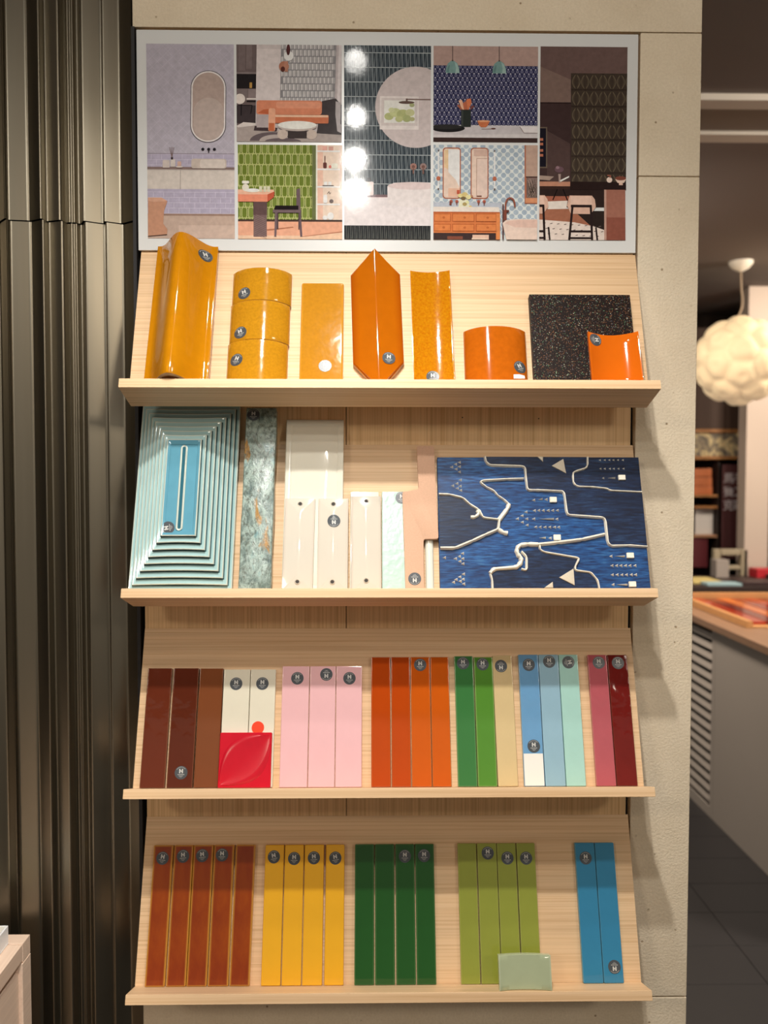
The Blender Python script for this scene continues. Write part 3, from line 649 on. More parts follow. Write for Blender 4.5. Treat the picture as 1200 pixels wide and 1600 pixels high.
gl('leaf', (86, 140, 52), (150, 174, 104), ew=.09, var=.14, vs=14, bs=14, bst=.14)
gl('sand', (216, 192, 144), None, var=.04, bs=12, bst=.05)
gl('cornflower', (110, 160, 202), (150, 180, 200), ew=.04, var=.06, bs=46, bst=.42)
gl('mist', (150, 186, 204), None, var=.05, bs=12, bst=.05)
gl('seafoam', (172, 216, 206), None, var=.05, bs=46, bst=.42)
gl('mauve', (184, 92, 100), (196, 122, 122), ew=.05, var=.08, bs=46, bst=.42)
gl('oxblood', (112, 28, 24), (120, 60, 48), ew=.05, var=.14, bs=46, bst=.42)
gl('toffee', (140, 54, 14), (218, 162, 66), ew=.12, var=.20, vs=12, bs=34, bst=.22, stretch=(1.6, .6, 1), mott=((164, 76, 16), 16, .42, .75))
gl('sunflower', (240, 178, 38), (226, 160, 40), ew=.05, var=.06, vs=20, bs=12, bst=.08)
gl('bottle_green', (30, 84, 32), (84, 122, 70), ew=.09, var=.18, vs=16, bs=14, bst=.14)
gl('olive', (146, 154, 62), (176, 176, 104), ew=.06, var=.10, vs=16, bs=46, bst=.42)
gl('cerulean', (52, 132, 172), (96, 156, 182), ew=.05, var=.08, vs=16, bs=46, bst=.42)
gl('sage', (172, 182, 148), (190, 198, 168), ew=.04, var=.04, bs=10, bst=.05)

g3 = 'stick tiles on the third shelf'
G = 'three brown stick tiles, third shelf'
flat_tile('stick_tile', 'leftmost reddish-brown glossy stick tile at the left end of third shelf', 2, -388, -349, 184, M['chestnut'], group=G)
flat_tile('stick_tile', 'reddish-brown stick tile with sticker near its foot, third shelf', 2, -346.4, -306.1, 184, M['umber'], group=G, st=((-324.7, 22.9, 0),))
flat_tile('stick_tile', 'lighter tobacco-brown stick tile touching the cream tile, third shelf', 2, -304.8, -266.6, 183.5, M['tobacco'], group=G)
G = 'two cream tiles, third shelf'
flat_tile('stick_tile', 'cream white tile beside the brown tiles, half hidden by the red square', 2, -265.8, -223.4, 181.8, M['ivory'], group=G, st=((-245.4, 158.9, 0),))
c2 = flat_tile('stick_tile', 'cream white tile carrying a red-orange dot, behind the red square', 2, -222.8, -182.2, 181.8, M['ivory'], group=G, st=((-203.4, 159.1, 0),))
dot = bmesh.new(); bmesh.ops.create_cone(dot, cap_ends=True, segments=32, radius1=.0098, radius2=.0098, depth=.0006)
o = link('dot_sticker', dot, M['red_dot'], c2, loc=(-.2080+.2025, .0905, .0093)); o['label'] = 'round red-orange dot'
# red square with a raised leaf
xc = -.2252
rq = tagd(link('leaf_tile', slab_me(.0815, .083, .007, .0016), M['crimson'], None, tile_mw(2, xc, 0, .0094)), 'square crimson glazed tile with raised leaf shape, leaning on the cream tiles', 'tile')
def leaf():
    nx, ny = 26, 12; v = []; f = []
    a, b = Vector((-.0385, .004)), Vector((.0385, .079)); d = b-a; nn = Vector((-d.y, d.x)).normalized()
    for i in range(nx+1):
        t = i/nx; wd = .0345*sin(pi*t)**.9
        for j in range(ny+1):
            s_ = j/ny*2-1; q = a+d*t+nn*s_*wd*1.0
            zz = .0071+.0026*(abs(s_)**2.0)*sin(pi*t)**.3 + .0030*max(0, s_)*sin(pi*t)*(1-s_)
            if abs(s_) > .995 or i in (0, nx): zz = .0066
            v.append((min(.0398, max(-.0398, q.x)), min(.0816, max(.0012, q.y)), zz))
    for i in range(nx):
        for j in range(ny): p0 = i*(ny+1)+j; f.append((p0, p0+ny+1, p0+ny+2, p0+1))
    me = me_from('leaf_relief', v, f, 60); fixn(me); return smooth(me, 60)
lf = link('leaf_relief', leaf(), M['crimson_soft'], rq)
G = 'three pink tiles, third shelf'
for lab, xl, xr, st in (('left of the three pink glazed stick tiles, beside the red square', -172, -128.3, (-147.6, 167.4, 0)), ('middle of the three pink glazed stick tiles, its sticker upside down', -127.5, -85.9, (-101.1, 173.4, pi)), ('right of the three pink glazed stick tiles, beside the rust ones', -85.2, -43.6, (-63.9, 167.2, 0))):
    flat_tile('stick_tile', lab, 2, xl, xr, 186.7, M['blossom'], group=G, st=(st,))
G = 'four rust tiles, third shelf'
for lab, xl, xr, m_, st in (('first rust-orange stick tile, next to the pink ones on third shelf', -28.9, 2.0, 'rust', ()), ('second rust-orange stick tile from the pink ones, third shelf', 3.2, 33.6, 'rust', ()), ('bright rust-orange stick tile, the only rust one bearing a sticker', 34.6, 66, 'rust_light', ((50.4, 188.4, 0),)), ('bright rust-orange stick tile next to the green ones, third shelf', 66.8, 96.6, 'rust_light', ())):
    flat_tile('stick_tile', lab, 2, xl, xr, 201, M[m_], group=G, st=st)
G = 'green and sand tiles, third shelf'
flat_tile('stick_tile', 'medium green stick tile beside the rust ones, third shelf', 2, 106.5, 137, 202.4, M['fern'], group=G, st=((120.5, 190.8, 0),), rz=R(.2))
flat_tile('stick_tile', 'yellowish leaf-green stick tile between green and sand ones, third shelf', 2, 137.6, 168.2, 200.8, M['leaf'], group=G, st=((151.6, 189.2, 0),))
flat_tile('stick_tile', 'sand beige stick tile right of the green pair, third shelf', 2, 169.0, 200.8, 203.2, M['sand'], group=G, st=((182.3, 186.1, pi),), rz=R(.3))
G = 'three blue tiles, third shelf'
b1 = flat_tile('stick_tile', 'cornflower blue stick tile with two stickers and a blank white label', 2, 210.2, 242.6, 204.7, M['cornflower'], group=G, st=((226.5, 188, 0), (227.9, 60.8, 0)))
o = link('paper_label', box_me('paper_label', -.0152, .0152, .0012, .0495, .0090, .0094, .0001, 1), M['paper'], b1); o['label'] = 'blank white paper label'
flat_tile('stick_tile', 'greyish pale blue stick tile in the middle of the blue trio', 2, 243.2, 275.4, 204.7, M['mist'], group=G, st=((260.1, 193.1, 0),))
flat_tile('stick_tile', 'pale seafoam stick tile at the right of the blue trio', 2, 276, 307.2, 204.6, M['seafoam'], group=G, st=((291.3, 192, R(-80)),))
G = 'red pair at the right end, third shelf'
flat_tile('stick_tile', 'dusty mauve pink stick tile next to the dark red one', 2, 323.4, 354.6, 204.1, M['mauve'], group=G, st=((340.9, 191.4, 0),))
flat_tile('stick_tile', 'dark oxblood red stick tile at the right end of third shelf', 2, 355.4, 388, 204, M['oxblood'], group=G, st=((372.2, 190.8, 0),))

G = 'five amber-brown tiles, bottom shelf'
for i, (lab, xl, xr, st, rz) in enumerate((('leftmost of the five amber-brown stick tiles on bottom shelf', -383, -351.6, ((-367.7, 187.7, R(-8)),), 0), ('second from left of the five amber-brown stick tiles', -349.6, -318.9, ((-334.7, 190.5, R(4)),), 0), ('middle one of the five amber-brown stick tiles', -318, -286.2, ((-303.6, 191.3, R(8)),), 0), ('fourth from left of the five amber-brown stick tiles', -284.8, -252.4, ((-271.5, 192.1, 0),), 0), ('rightmost amber-brown stick tile, the one without a sticker', -251, -219.2, (), R(-.4)))):
    flat_tile('stick_tile', lab, 3, xl, xr, 207.2, M['toffee'], group=G, st=st, rz=rz)
G = 'four yellow tiles, bottom shelf'
for lab, xl, xr, st in (('leftmost of the four yellow stick tiles on bottom shelf', -201.6, -170.7, (-187.1, 188.7, R(12))), ('second from left of the four yellow stick tiles', -169.6, -138.4, (-154.1, 186.1, 0)), ('third from left of the four yellow stick tiles', -137.3, -105.6, (-122, 186.9, R(4))), ('rightmost yellow stick tile, set slightly apart from the others', -102.6, -72, (-87.1, 186.3, R(10)))):
    flat_tile('stick_tile', lab, 3, xl, xr, 207, M['sunflower'], group=G, st=(st,))
G = 'four dark green tiles, bottom shelf'
for lab, xl, xr, st in (('leftmost dark green stick tile without sticker, near the yellow ones', -55.2, -24, ()), ('second dark green stick tile from the yellow ones, without sticker', -22.4, 8.8, ()), ('third dark green stick tile from the yellow ones, bearing a sticker', 11, 41.8, ((26.3, 188.6, 0),)), ('rightmost dark green stick tile, bearing a sticker, facing the olive ones', 43.3, 74, ((57.7, 189.4, 0),))):
    flat_tile('stick_tile', lab, 3, xl, xr, 207.2, M['bottle_green'], group=G, st=st)
G = 'four olive tiles, bottom shelf'
for lab, xl, xr, st in (('leftmost olive green stick tile, the one without a sticker', 112.8, 143.6, ()), ('second olive green stick tile from the left, beside the stickerless one', 144.8, 176.8, ((162, 192.7, 0),)), ('third olive green stick tile, foot hidden by the small sage tile', 177.4, 208.4, ((194, 184.9, 0),)), ('rightmost olive green stick tile, foot hidden by the sage tile', 209.6, 240, ((224.6, 184.6, 0),))):
    flat_tile('stick_tile', lab, 3, xl, xr, 207.8, M['olive'], group=G, st=st)
G = 'two blue tiles, bottom shelf'
flat_tile('stick_tile', 'left of the two bright blue stick tiles, sticker near its top', 3, 305.9, 338, 207.8, M['cerulean'], group=G, st=((322.3, 184.3, 0),))
flat_tile('stick_tile', 'right of the two bright blue stick tiles, sticker upside down near its foot', 3, 338.7, 370.4, 207.7, M['cerulean'], group=G, st=((356.6, 23.4, pi),))

# ------------------------------------------------------------------ curved tiles: a section swept up the board
def swept(name, wd, ht, zf, th, nx=40, ny=6, bev=True):
    v = []; f = []
    n = nx+1
    ys = [0, .0008] + [ht*i/ny for i in range(1, ny)] + [ht-.0008, ht]
    sx = [-1+2*i/nx for i in range(n)]
    for y in ys:
        e = .0007 if y in (0, ht) else 0
        for s in sx:
            q = .0007 if abs(s) == 1 else 0
            v.append((s*wd/2*(1-.0), y, zf(s)-max(e, q)))
    m_ = len(ys); B = len(v)
    for y in ys:
        for s in sx: v.append((s*wd/2, y, zf(s)-th))
    for j in range(m_-1):
        for i in range(nx):
            a = j*n+i; f.append((a, a+1, a+n+1, a+n)); f.append((B+a+1, B+a, B+a+n, B+a+n+1))
    for i in range(nx):
        f.append((i+1, i, B+i, B+i+1)); a = (m_-1)*n+i; f.append((a, a+1, B+a+1, B+a))
    for j in range(m_-1):
        a = j*n; f.append((a, a+n, B+a+n, B+a)); a = j*n+nx; f.append((a+n, a, B+a, B+a+n))
    me = me_from(name, v, f); fixn(me); smooth(me, 40); return me
def biscuit_ends(me, mat2):
    """unglazed clay on the two cut ends and the back"""
    me.materials.append(mat2)
    ys = [q.co.y for q in me.vertices]; lo, hi = min(ys), max(ys)
    for p in me.polygons:
        if abs(p.normal.y) > .9 and (p.center.y < lo+.0005 or p.center.y > hi-.0005): p.material_index = 1
    return me
def curved(name, label, k, x, h, off, wd, ht, zf, th, mat, st=(), rz=0, rx=0, group=None, ends=True):
    me = swept(name, wd, ht, zf, th); me.materials.append(mat)
    if ends: biscuit_ends(me, M['biscuit'])
    o = tagd(link(name, me, None, None, tile_mw(k, x, h+wd/2*abs(sin(rz)), off, rz, rx)), label, 'tile', group)
    for (cx, cy, r_) in st: sticker(o, cx, cy, r_, zf=lambda X, Y: zf(max(-1, min(1, X/(wd/2)))))
    return o
# wave tile
def wave(s):
    c = -.10; r = .84 if s < c else 1.0
    t = max(-1, min(1, (s-c)/r)); return .012+.036*(.5+.5*cos(pi*t))
curved('wave_tile', 'tall amber glazed wave-shaped tile at the left end of top shelf', 0, -.3225, 0, .018, .096, .2505, wave, .009, M['amber'], st=((.031, .2275, R(20)),), rx=R(-4.0))
def arc(d, base): return lambda s: base+d*(math.sqrt(max(0, 1-(.86*s)**2))-math.sqrt(1-.86**2))/(1-math.sqrt(1-.86**2))
G = 'three stacked curved amber tiles'
a1 = arc(.020, .008)
for lab, y0, y1, st in (('lowest of three stacked convex amber crackle tiles, top shelf', 0, .0782, (-.0302, .0466, R(-20))), ('middle of three stacked convex amber crackle tiles, top shelf', .0786, .1460, (-.0275, .0076+.0, R(15))), ('uppermost of three stacked convex amber crackle tiles, top shelf', .1464, .2035, (-.0255, .0072+.002, R(15)))):
    cx, cy, r_ = st
    if y0 > .07: cy = {True: .0136, False: .0136}[True]
    xo = -.2055+(y0*.018)
    curved('curved_tile', lab, 0, xo+.0008, y0, 0, .0925, y1-y0, a1, .0075, M['amber_crackle'], st=((cx, cy, r_),), group=G)
flat_tile('flat_tile', 'flat amber rectangular tile between stacked curved tiles and pointed tile', 0, -139.8, -72.6, 188, M['amber_flat'], th=.010, st=((-100.2, 42.4, R(-6)),), bev=.0035)
# pointed six-sided tile with a ridge
def pointed():
    W_, Hh, sh_ = .0392, .250, .0475; ze, zr = .010, .0175
    out = [(0, 0), (W_, sh_), (W_, Hh-sh_), (0, Hh), (-W_, Hh-sh_), (-W_, sh_)]
    v = [(x, y, 0) for x, y in out] + [(x, y, ze-.001) for x, y in out] + [(x*.97, Hh/2+(y-Hh/2)*.985, ze) for x, y in out]
    v += [(0, .004, zr), (0, Hh-.004, zr)]
    f = [(5, 4, 3, 2, 1, 0)]
    for i in range(6):
        j = (i+1) % 6; f.append((i, j, 6+j, 6+i)); f.append((6+i, 6+j, 12+j, 12+i))
    r0, r1 = 18, 19
    f += [(12, 13, r0), (13, 14, r1, r0), (14, 15, r1), (15, 16, r1), (16, 17, r0, r1), (17, 12, r0)]
    b = bmesh.new(); vs = [b.verts.new(q) for q in v]
    for q in f: b.faces.new([vs[i] for i in q])
    bmesh.ops.recalc_face_normals(b, faces=b.faces)
    ed = [e for e in b.edges if {e.verts[0], e.verts[1]} == {vs[r0], vs[r1]}]
    bmesh.ops.bevel(b, geom=ed, offset=.0014, segments=3, profile=.5, affect='EDGES')
    me = bpy.data.meshes.new('pointed_tile'); b.to_mesh(me); b.free(); smooth(me, 12)
    me.materials.append(M['amber_deep']); me.materials.append(M['biscuit'])
    for p_ in me.polygons:
        if abs(p_.normal.z) < .2 and p_.center.z < .009: p_.material_index = 1
    return me
pt = tagd(link('pointed_tile', pointed(), None, None, tile_mw(0, -.0165, 0, 0, R(1.8))), 'long six-sided pointed amber tile with a ridge down its middle', 'tile')
sticker(pt, .0160, .0530, R(-4), zf=lambda X, Y: .010+.0075*(1-abs(X)/.0392)+.0006)
cv = lambda s: .010+.0058*s*s
curved('concave_tile', 'tall slightly concave amber tile right of the pointed tile', 0, .0676, 0, 0, .0628, .207, cv, .008, M['amber_conc'], st=((-.002, .0240, 0),), rz=R(1.0))
curved('curved_tile', 'short convex orange-amber tile standing left of the black speckled square', 0, .1636, 0, 0, .0966, .103, arc(.0195, .008), .0075, M['amber_short'], st=((.0350, .0370, R(28)),))
flat_tile('square_tile', 'large square black tile densely speckled with bronze glints', 0, 220.8, 381, 167.5, M['speck'], th=.012, bev=.001)
cv2 = lambda s: .012+.0135*s*s
oc = curved('concave_tile', 'small bright orange concave tile leaning on the black speckled square', 0, .3415, 0, .0125, .0775, .0888, cv2, .007, M['orange'], st=((-.0265, .0775, R(-82)),), rz=R(.4), ends=False)
scr = me_from('paper_scrap', [(-.0085, 0, 0), (.0085, 0, 0), (.0080, .0045, 0), (-.0002, .0068, .0004), (-.0085, .0066, 0)]+[(-.0085, 0, -.0003), (.0085, 0, -.0003), (.0080, .0045, -.0003), (-.0002, .0068, .0001), (-.0085, .0066, -.0003)], [(0, 1, 2, 3, 4), (9, 8, 7, 6, 5)]+[(i, 5+i, 5+(i+1) % 5, (i+1) % 5) for i in range(5)])
tagd(link('paper_scrap', fixn(scr), M['paper'], None, tile_mw(0, .1946, .0128, .0300)), 'tiny white paper tag tucked at the foot of the short convex tile', 'tag')

# ------------------------------------------------------------------ shelf 2
# stepped teal relief tile
st_ = tagd(empty('stepped_tile', mw=tile_mw(1, -.3188, 0, .022)), 'large pale teal tile of stepped nested rectangles with turquoise centre', 'tile')
def tier(w_, y0, y1, z0, z1, bow, rim):
    """a rectangular step whose face dips to a thin raised rim; long sides bow slightly"""
    n = 14; loops = []
    def loop(ins, iy, z):
        pts = []
        for i in range(n): t = i/n; pts.append((-w_/2+ins+(w_-2*ins)*t, y0+iy+bow*sin(pi*t), z))
        for i in range(4): t = i/4; pts.append((w_/2-ins, y0+iy+(y1-y0-2*iy)*t, z))
        for i in range(n): t = i/n; pts.append((w_/2-ins-(w_-2*ins)*t, y1-iy-bow*sin(pi*t), z))
        for i in range(4): t = i/4; pts.append((-w_/2+ins, y1-iy-(y1-y0-2*iy)*t, z))
        return pts
    v = []; f = []
    prof_ = [(.0016, .0016, z0), (.0002, .0002, z1-.0022), (0, 0, z1-.0012), (.0006, .0006, z1-.0003), (.0012, .0012, z1), (.0020, .0020, z1-.0004), (.0034, .0040, z1-.0010), (.0056, .0088, z1-.0013), (.0063, .0095, z1-.0024)]
    for ins, iy, z in prof_: v += loop(ins, iy, z)
    m_ = len(loop(0, 0, 0))
    for j in range(len(prof_)-1):
        for i in range(m_): f.append((j*m_+i, j*m_+(i+1) % m_, (j+1)*m_+(i+1) % m_, (j+1)*m_+i))
    f.append(tuple((len(prof_)-1)*m_+i for i in range(m_))); f.append(tuple(range(m_))[::-1])
    me = me_from('tier', v, f); fixn(me); smooth(me, 50)
    me.materials.append(M['teal_mid'] if rim else M['teal_pale']); me.materials.append(M['teal_rim']); me.materials.append(M['teal_pool_shade'])
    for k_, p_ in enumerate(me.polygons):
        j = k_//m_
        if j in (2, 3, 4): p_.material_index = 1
        elif j < 2 or (not rim and j >= 7): p_.material_index = 2  # step walls and groove rings get the painted crevice shade
    return me
zb = 0
for i in range(9):
    w_ = .1575-.0130*i*1.0-.0; y0 = -.000+(.0098*i if i else 0)-(.0 if i == 0 else .0010); y1 = .3072-.0092*i
    ztop = .006+.0045*i
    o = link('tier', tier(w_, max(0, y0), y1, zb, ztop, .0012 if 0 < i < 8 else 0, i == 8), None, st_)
    if i == 8: o['label'] = 'turquoise centre panel with a long slot'; ctr = o
    zb = ztop-.0040
# raised slot rim and groove on the centre panel
def stadium(cx, y0, y1, r, n=12):
    p_ = [(cx+r*cos(a), y1-r+r*sin(a)) for a in [pi*i/n for i in range(n+1)]]
    return p_ + [(cx+r*cos(a), y0+r+r*sin(a)) for a in [pi+pi*i/n for i in range(n+1)]]
zt = .006+.0045*8-.0014
v = []; f = []
for r_, z in ((.0054, zt-.0002), (.0046, zt+.0010), (.0038, zt+.0012), (.0030, zt+.0004), (.0022, zt+.0001)): v += [(x, y, z) for x, y in stadium(.0004, .0867-.0006, .2234, r_)]
m_ = len(stadium(0, 0, 1, .1))
for j in range(4):
    for i in range(m_): f.append((j*m_+i, j*m_+(i+1) % m_, (j+1)*m_+(i+1) % m_, (j+1)*m_+i))
f.append(tuple(4*m_+i for i in range(m_)))
me = me_from('slot_rim', v, f); fixn(me); smooth(me, 60); link('slot_rim', me, M['teal_rim'], ctr)
gr = prism('slot_groove', stadium(.0004, .0890, .2210, .0024), zt-.0001, zt+.0003); link('slot_groove', gr, glaze('deep_teal_glaze', (52, 104, 120), None, var=.1, rough=.1), ctr)
sticker(ctr, -.0163, .0905, R(100), z=zt)

# mottled bar
def bar():
    b = box_bm(-.0243, .0243, 0, .2962, 0, .021, .0022, 2)
    bmesh.ops.subdivide_edges(b, edges=[e for e in b.edges if e.calc_length() > .1], cuts=16)
    rr = random.Random(3)
    for v_ in b.verts:
        if .002 < v_.co.y < .294:
            q = math.sin(v_.co.y*55+v_.co.x*30)*.0006+rr.uniform(-.0003, .0003); v_.co.x += q*.8; v_.co.z += (q if v_.co.z > .01 else 0)
    me = bpy.data.meshes.new('bar'); b.to_mesh(me); b.free(); return smooth(me, 50)
br = tagd(link('thick_bar_tile', bar(), M['mottle'], None, tile_mw(1, -.2047, 0, .0205)), 'thick narrow bar tile with mottled grey-green and ochre reactive glaze', 'tile')
sticker(br, -.0122, .2831, 0, z=.0215)

# big pale tile with a pressed border
def pressed(wd, ht, th, ins, dip):
    lp = [(0, 0), (0, th-.0012), (.0012, th), (ins-.0035, th), (ins, th-dip), (ins+.003, th-dip*.4), (ins+.02, th-dip*.1)]
    v = []; f = []
    for q, z in lp: v += [(-wd/2+q, q, z), (wd/2-q, q, z), (wd/2-q, ht-q, z), (-wd/2+q, ht-q, z)]
    for j in range(len(lp)-1):
        for i in range(4): f.append((4*j+i, 4*j+(i+1) % 4, 4*j+4+(i+1) % 4, 4*j+4+i))
    a = 4*(len(lp)-1); f.append((a, a+1, a+2, a+3)); f.append((3, 2, 1, 0))
    me = me_from('pressed_tile', v, f); fixn(me); return smooth(me, 30)
tagd(link('bordered_tile', pressed(.0925, .2838, .008, .0105, .0018), M['cream_white'], None, tile_mw(1, -.1197, 0, .0140)), 'tall off-white tile with pressed inner border, rising behind two narrow tiles', 'tile')
# narrow pale tiles with two holes and faceted ends
def holed(wd, ht, y_lo, y_hi):
    th, ze = .0105, .0062
    v = [(-wd/2, 0, 0), (wd/2, 0, 0), (wd/2, ht, 0), (-wd/2, ht, 0)]
    v += [(x, y, ze) for x, y, _ in v[:4]]
    v += [(x*.985, ht/2+(y-ht/2)*.996, ze+.0008) for x, y, _ in v[:4]]
    v += [(0, .024, th), (0, ht-.024, th)]
    f = [(3, 2, 1, 0)]
    for j in (0, 4):
        for i in range(4): f.append((j+i, j+(i+1) % 4, j+4+(i+1) % 4, j+4+i))
    f += [(8, 9, 12), (9, 10, 13, 12), (10, 11, 13), (11, 8, 12, 13)]
    b = bmesh.new(); vs = [b.verts.new(q) for q in v]
    for q in f: b.faces.new([vs[i] for i in q])
    bmesh.ops.recalc_face_normals(b, faces=b.faces)
    ed = [e for e in b.edges if (e.verts[0].co.z > ze+.002 or e.verts[1].co.z > ze+.002)]
    bmesh.ops.bevel(b, geom=ed, offset=.002, segments=2, profile=.5, affect='EDGES')
    me = bpy.data.meshes.new('holed_tile'); b.to_mesh(me); b.free(); return smooth(me, 40)
G = 'three narrow pale grey tiles with holes'
for lab, x, off, ht, rz, yl, yh, stk in (('leftmost narrow pale grey faceted tile with two holes, second shelf', -.1414, .0222, .1475, R(-.6), .0142, .1378, None), ('narrow pale grey two-holed tile bearing a dark sticker, second shelf', -.0882, .0222, .1476, 0, .0142, .1378, (.0012, .1102, pi)), ('rightmost narrow pale grey two-holed tile, overlapping a whiter tile', -.0367, .0085, .1559, R(.2), .0190, .1465, None)):
    o = tagd(link('holed_tile', holed(.0468, ht, 0, 0), M['pale_grey'], None, tile_mw(1, x, .0235*abs(sin(rz)), off, rz)), lab, 'tile', G)
    for y in (yl, yh):
        b = bmesh.new(); bmesh.ops.create_cone(b, cap_ends=True, segments=18, radius1=.0030, radius2=.0026, depth=.0006)
        hh = link('hole', b, M['hole'], o, loc=(0, y, .0072+.0034*min(1, min(y, ht-y)/.024)))
        b = bmesh.new(); r1, r2 = .0029, .0044; n = 18
        vs = [[b.verts.new((q*cos(2*pi*i/n), q*sin(2*pi*i/n), z)) for i in range(n)] for q, z in ((r1, .0003), (r1+.0005, .0009), (r2, -.0002))]
        for a_, c_ in zip(vs, vs[1:]):
            for i in range(n): b.faces.new((a_[i], a_[(i+1) % n], c_[(i+1) % n], c_[i]))
        bmesh.ops.recalc_face_normals(b, faces=b.faces)
        me = bpy.data.meshes.new('hole_rim'); b.to_mesh(me); b.free(); smooth(me, 60)
        link('hole_rim', me, M['pale_grey'], hh)
    if stk: sticker(o, stk[0], stk[1], stk[2], zf=lambda X, Y: .0070+.0037*(1-abs(X)/.0234)+.0002)
flat_tile('plain_tile', 'plain off-white tile mostly hidden behind the rightmost two-holed tile', 1, -62.4, -16.8, 165.6, M['cream_white'], th=.008)
mt = flat_tile('crackle_tile', 'pale mint crackle-glazed tile partly behind the pinkish cut-out board', 1, -12.4, 33, 166.2, M['mint_crackle'], th=.008, st=((19.6, 155.6, 0),))
# cut-out fibre board
def rnd(pts, r, n=5):
    return [(a, b) for a, b in round_loop(pts, r, n)]
def round_loop(p, r, seg):
    out = []
    for i in range(len(p)):
        a, b, c = Vector(p[i-1]), Vector(p[i]), Vector(p[(i+1) % len(p)])
        da, dc = a-b, c-b; ra = min(r, da.length*.45); rc = min(r, dc.length*.45); s, e = b+da.normalized()*ra, b+dc.normalized()*rc
        for j in range(seg+1): t = j/seg; q = s*(1-t)**2+b*2*t*(1-t)+e*t*t; out.append((q.x, q.y))
    return out
outl = [(44.2, 241), (72.4, 241), (73, 215), (76.4, 86), (52.7, 85.6), (52.7, 0), (23.8, 0), (20.2, 163.5), (46.4, 167.2)]
cut = prism('cutout_board', [((x-44)/1000, y/1000) for x, y in round_loop(outl, 4, 5)], 0, .0065, .0006, 2)
cb = tagd(link('cutout_board', cut, M['cork'], None, tile_mw(1, .044, 0, .0088)), 'pinkish beige stepped cut-out board standing left of the blue relief tile', 'board')
sticker(cb, .038-.044, .0222, pi, z=.0065)
rod = bmesh.new(); bmesh.ops.create_cone(rod, cap_ends=True, segments=20, radius1=.0064, radius2=.0064, depth=.150, matrix=Matrix.Translation((0, .075, 0)) @ Matrix.Rotation(pi/2, 4, 'X'))
bmesh.ops.bevel(rod, geom=[e for e in rod.edges if len(e.link_faces) == 2 and any(len(q.verts) > 4 for q in e.link_faces)], offset=.0015, segments=2, affect='EDGES')
rme = bpy.data.meshes.new('half_round_strip'); rod.to_mesh(rme); rod.free(); smooth(rme, 50)
for v_ in rme.vertices: v_.co.z *= .62
tagd(link('half_round_strip', rme, M['chalk'], None, tile_mw(1, .0621, 0, .0041)), 'thin white half-round strip peeking out under the pinkish cut-out board', 'strip')

# blue relief tile
XO, RT = .2405, .0125
rl = tagd(empty('relief_tile', mw=tile_mw(1, XO, 0, 0)), 'large cobalt blue relief tile with raised cream lines, right end of second shelf', 'tile')
def P2(l): return [((x/1000-XO), y/1000) for x, y in l]
XL, XR, YT = 77.2, 403.6, 223
link('slab', box_me('slab', XL/1000-XO, XR/1000-XO, 0, YT/1000, 0, RT, .0012, 2), M['relief_blue'], rl)
L1 = [(154.2, 223.0), (155.4, 214.1), (161.3, 208.4), (213.9, 206.8), (218.4, 203.6), (218.5, 189.7), (219.7, 168.7), (222.6, 166.3), (236.5, 166.5), (276.1, 164.5), (278.6, 159.8), (280.4, 129.4), (282.5, 125.3), (337.0, 121.1), (340.7, 116.9), (341.8, 79.7), (346.2, 74.8), (375.0, 75.6), (403.2, 73.5)]
L2 = [(320.1, 222.6), (319.0, 207.8), (315.5, 203.5), (296.2, 197.4), (294.2, 192.3), (294.1, 178.5), (299.4, 172.6), (324.6, 171.7), (347.2, 169.2), (351.8, 165.8), (402.9, 163.3)]
L3 = [(78.3, 159.7), (95.1, 158.9), (116.4, 153.3), (126.7, 142.9), (141.6, 133.4), (144.5, 127.1), (147.3, 120.7), (173.0, 117.6)]
L3b = [(127.5, 121.5), (135.1, 121.5), (141.4, 127.1), (138.6, 132.6)]
L4 = [(78.6, 71.5), (101.9, 71.5), (129.3, 83.1), (150.8, 93.3), (170.8, 101.9), (173.0, 117.6)]
L4b = [(170.8, 101.9), (178.1, 96.4), (184.9, 95.6)]
L5 = [(214.4, 185.6), (188.1, 184.8), (148.0, 182.3), (144.8, 179.1), (153.8, 171.8), (167.3, 164.6), (171.6, 157.4), (180.5, 151.8), (189.3, 143.0), (187.5, 136.6), (173.0, 117.6)]
L6 = [(337.3, 93.7), (302.3, 85.5), (263.6, 80.5), (231.6, 77.2), (216.5, 77.7), (202.9, 76.2), (198.0, 69.2), (199.1, 61.5), (204.8, 55.3), (203.7, 47.7), (196.6, 40.8), (160.6, 37.7), (155.1, 30.9), (157.8, 21.8), (158.0, .8)]
L6b = [(205.4, 66.1), (213.2, 56.9), (212.1, 35.4), (203.7, 38)]
L7 = [(234.6, 77.0), (234.3, 69.1), (240.4, 65.0), (295.4, 55.2), (288.1, 42.3), (286.9, 35.8), (311.2, 32.6), (321.3, 19.8), (323.5, .8)]
def plate(pts, z):
    link('raised_field', prism('raised_field', P2(pts), RT-.0005, RT+z, 0), M['relief_navy'], rl)
plate(L1[:1]+[(320.1, 222.6)]+L2[1:]+[(403.2, 163), (403.2, 73.5)]+L1[::-1][1:-1], .0022)
plate([(403, 164)]+L2[::-1][1:]+[(403, 222.6)], .0012)
plate(L3+[(173.0, 117.6)]+L4[::-1][1:]+[(78, 71.5)], .0018)
plate([(158, .8), (157.8, 21.8), (156, 31), (161, 36), (212.1, 35.4), (213.2, 56.9), (205.4, 66.1), (234.3, 69.1), (240.4, 65), (295.4, 55.2), (288.1, 42.3), (286.9, 35.8), (311.2, 32.6), (321.3, 19.8), (323.5, .8)], .0018)
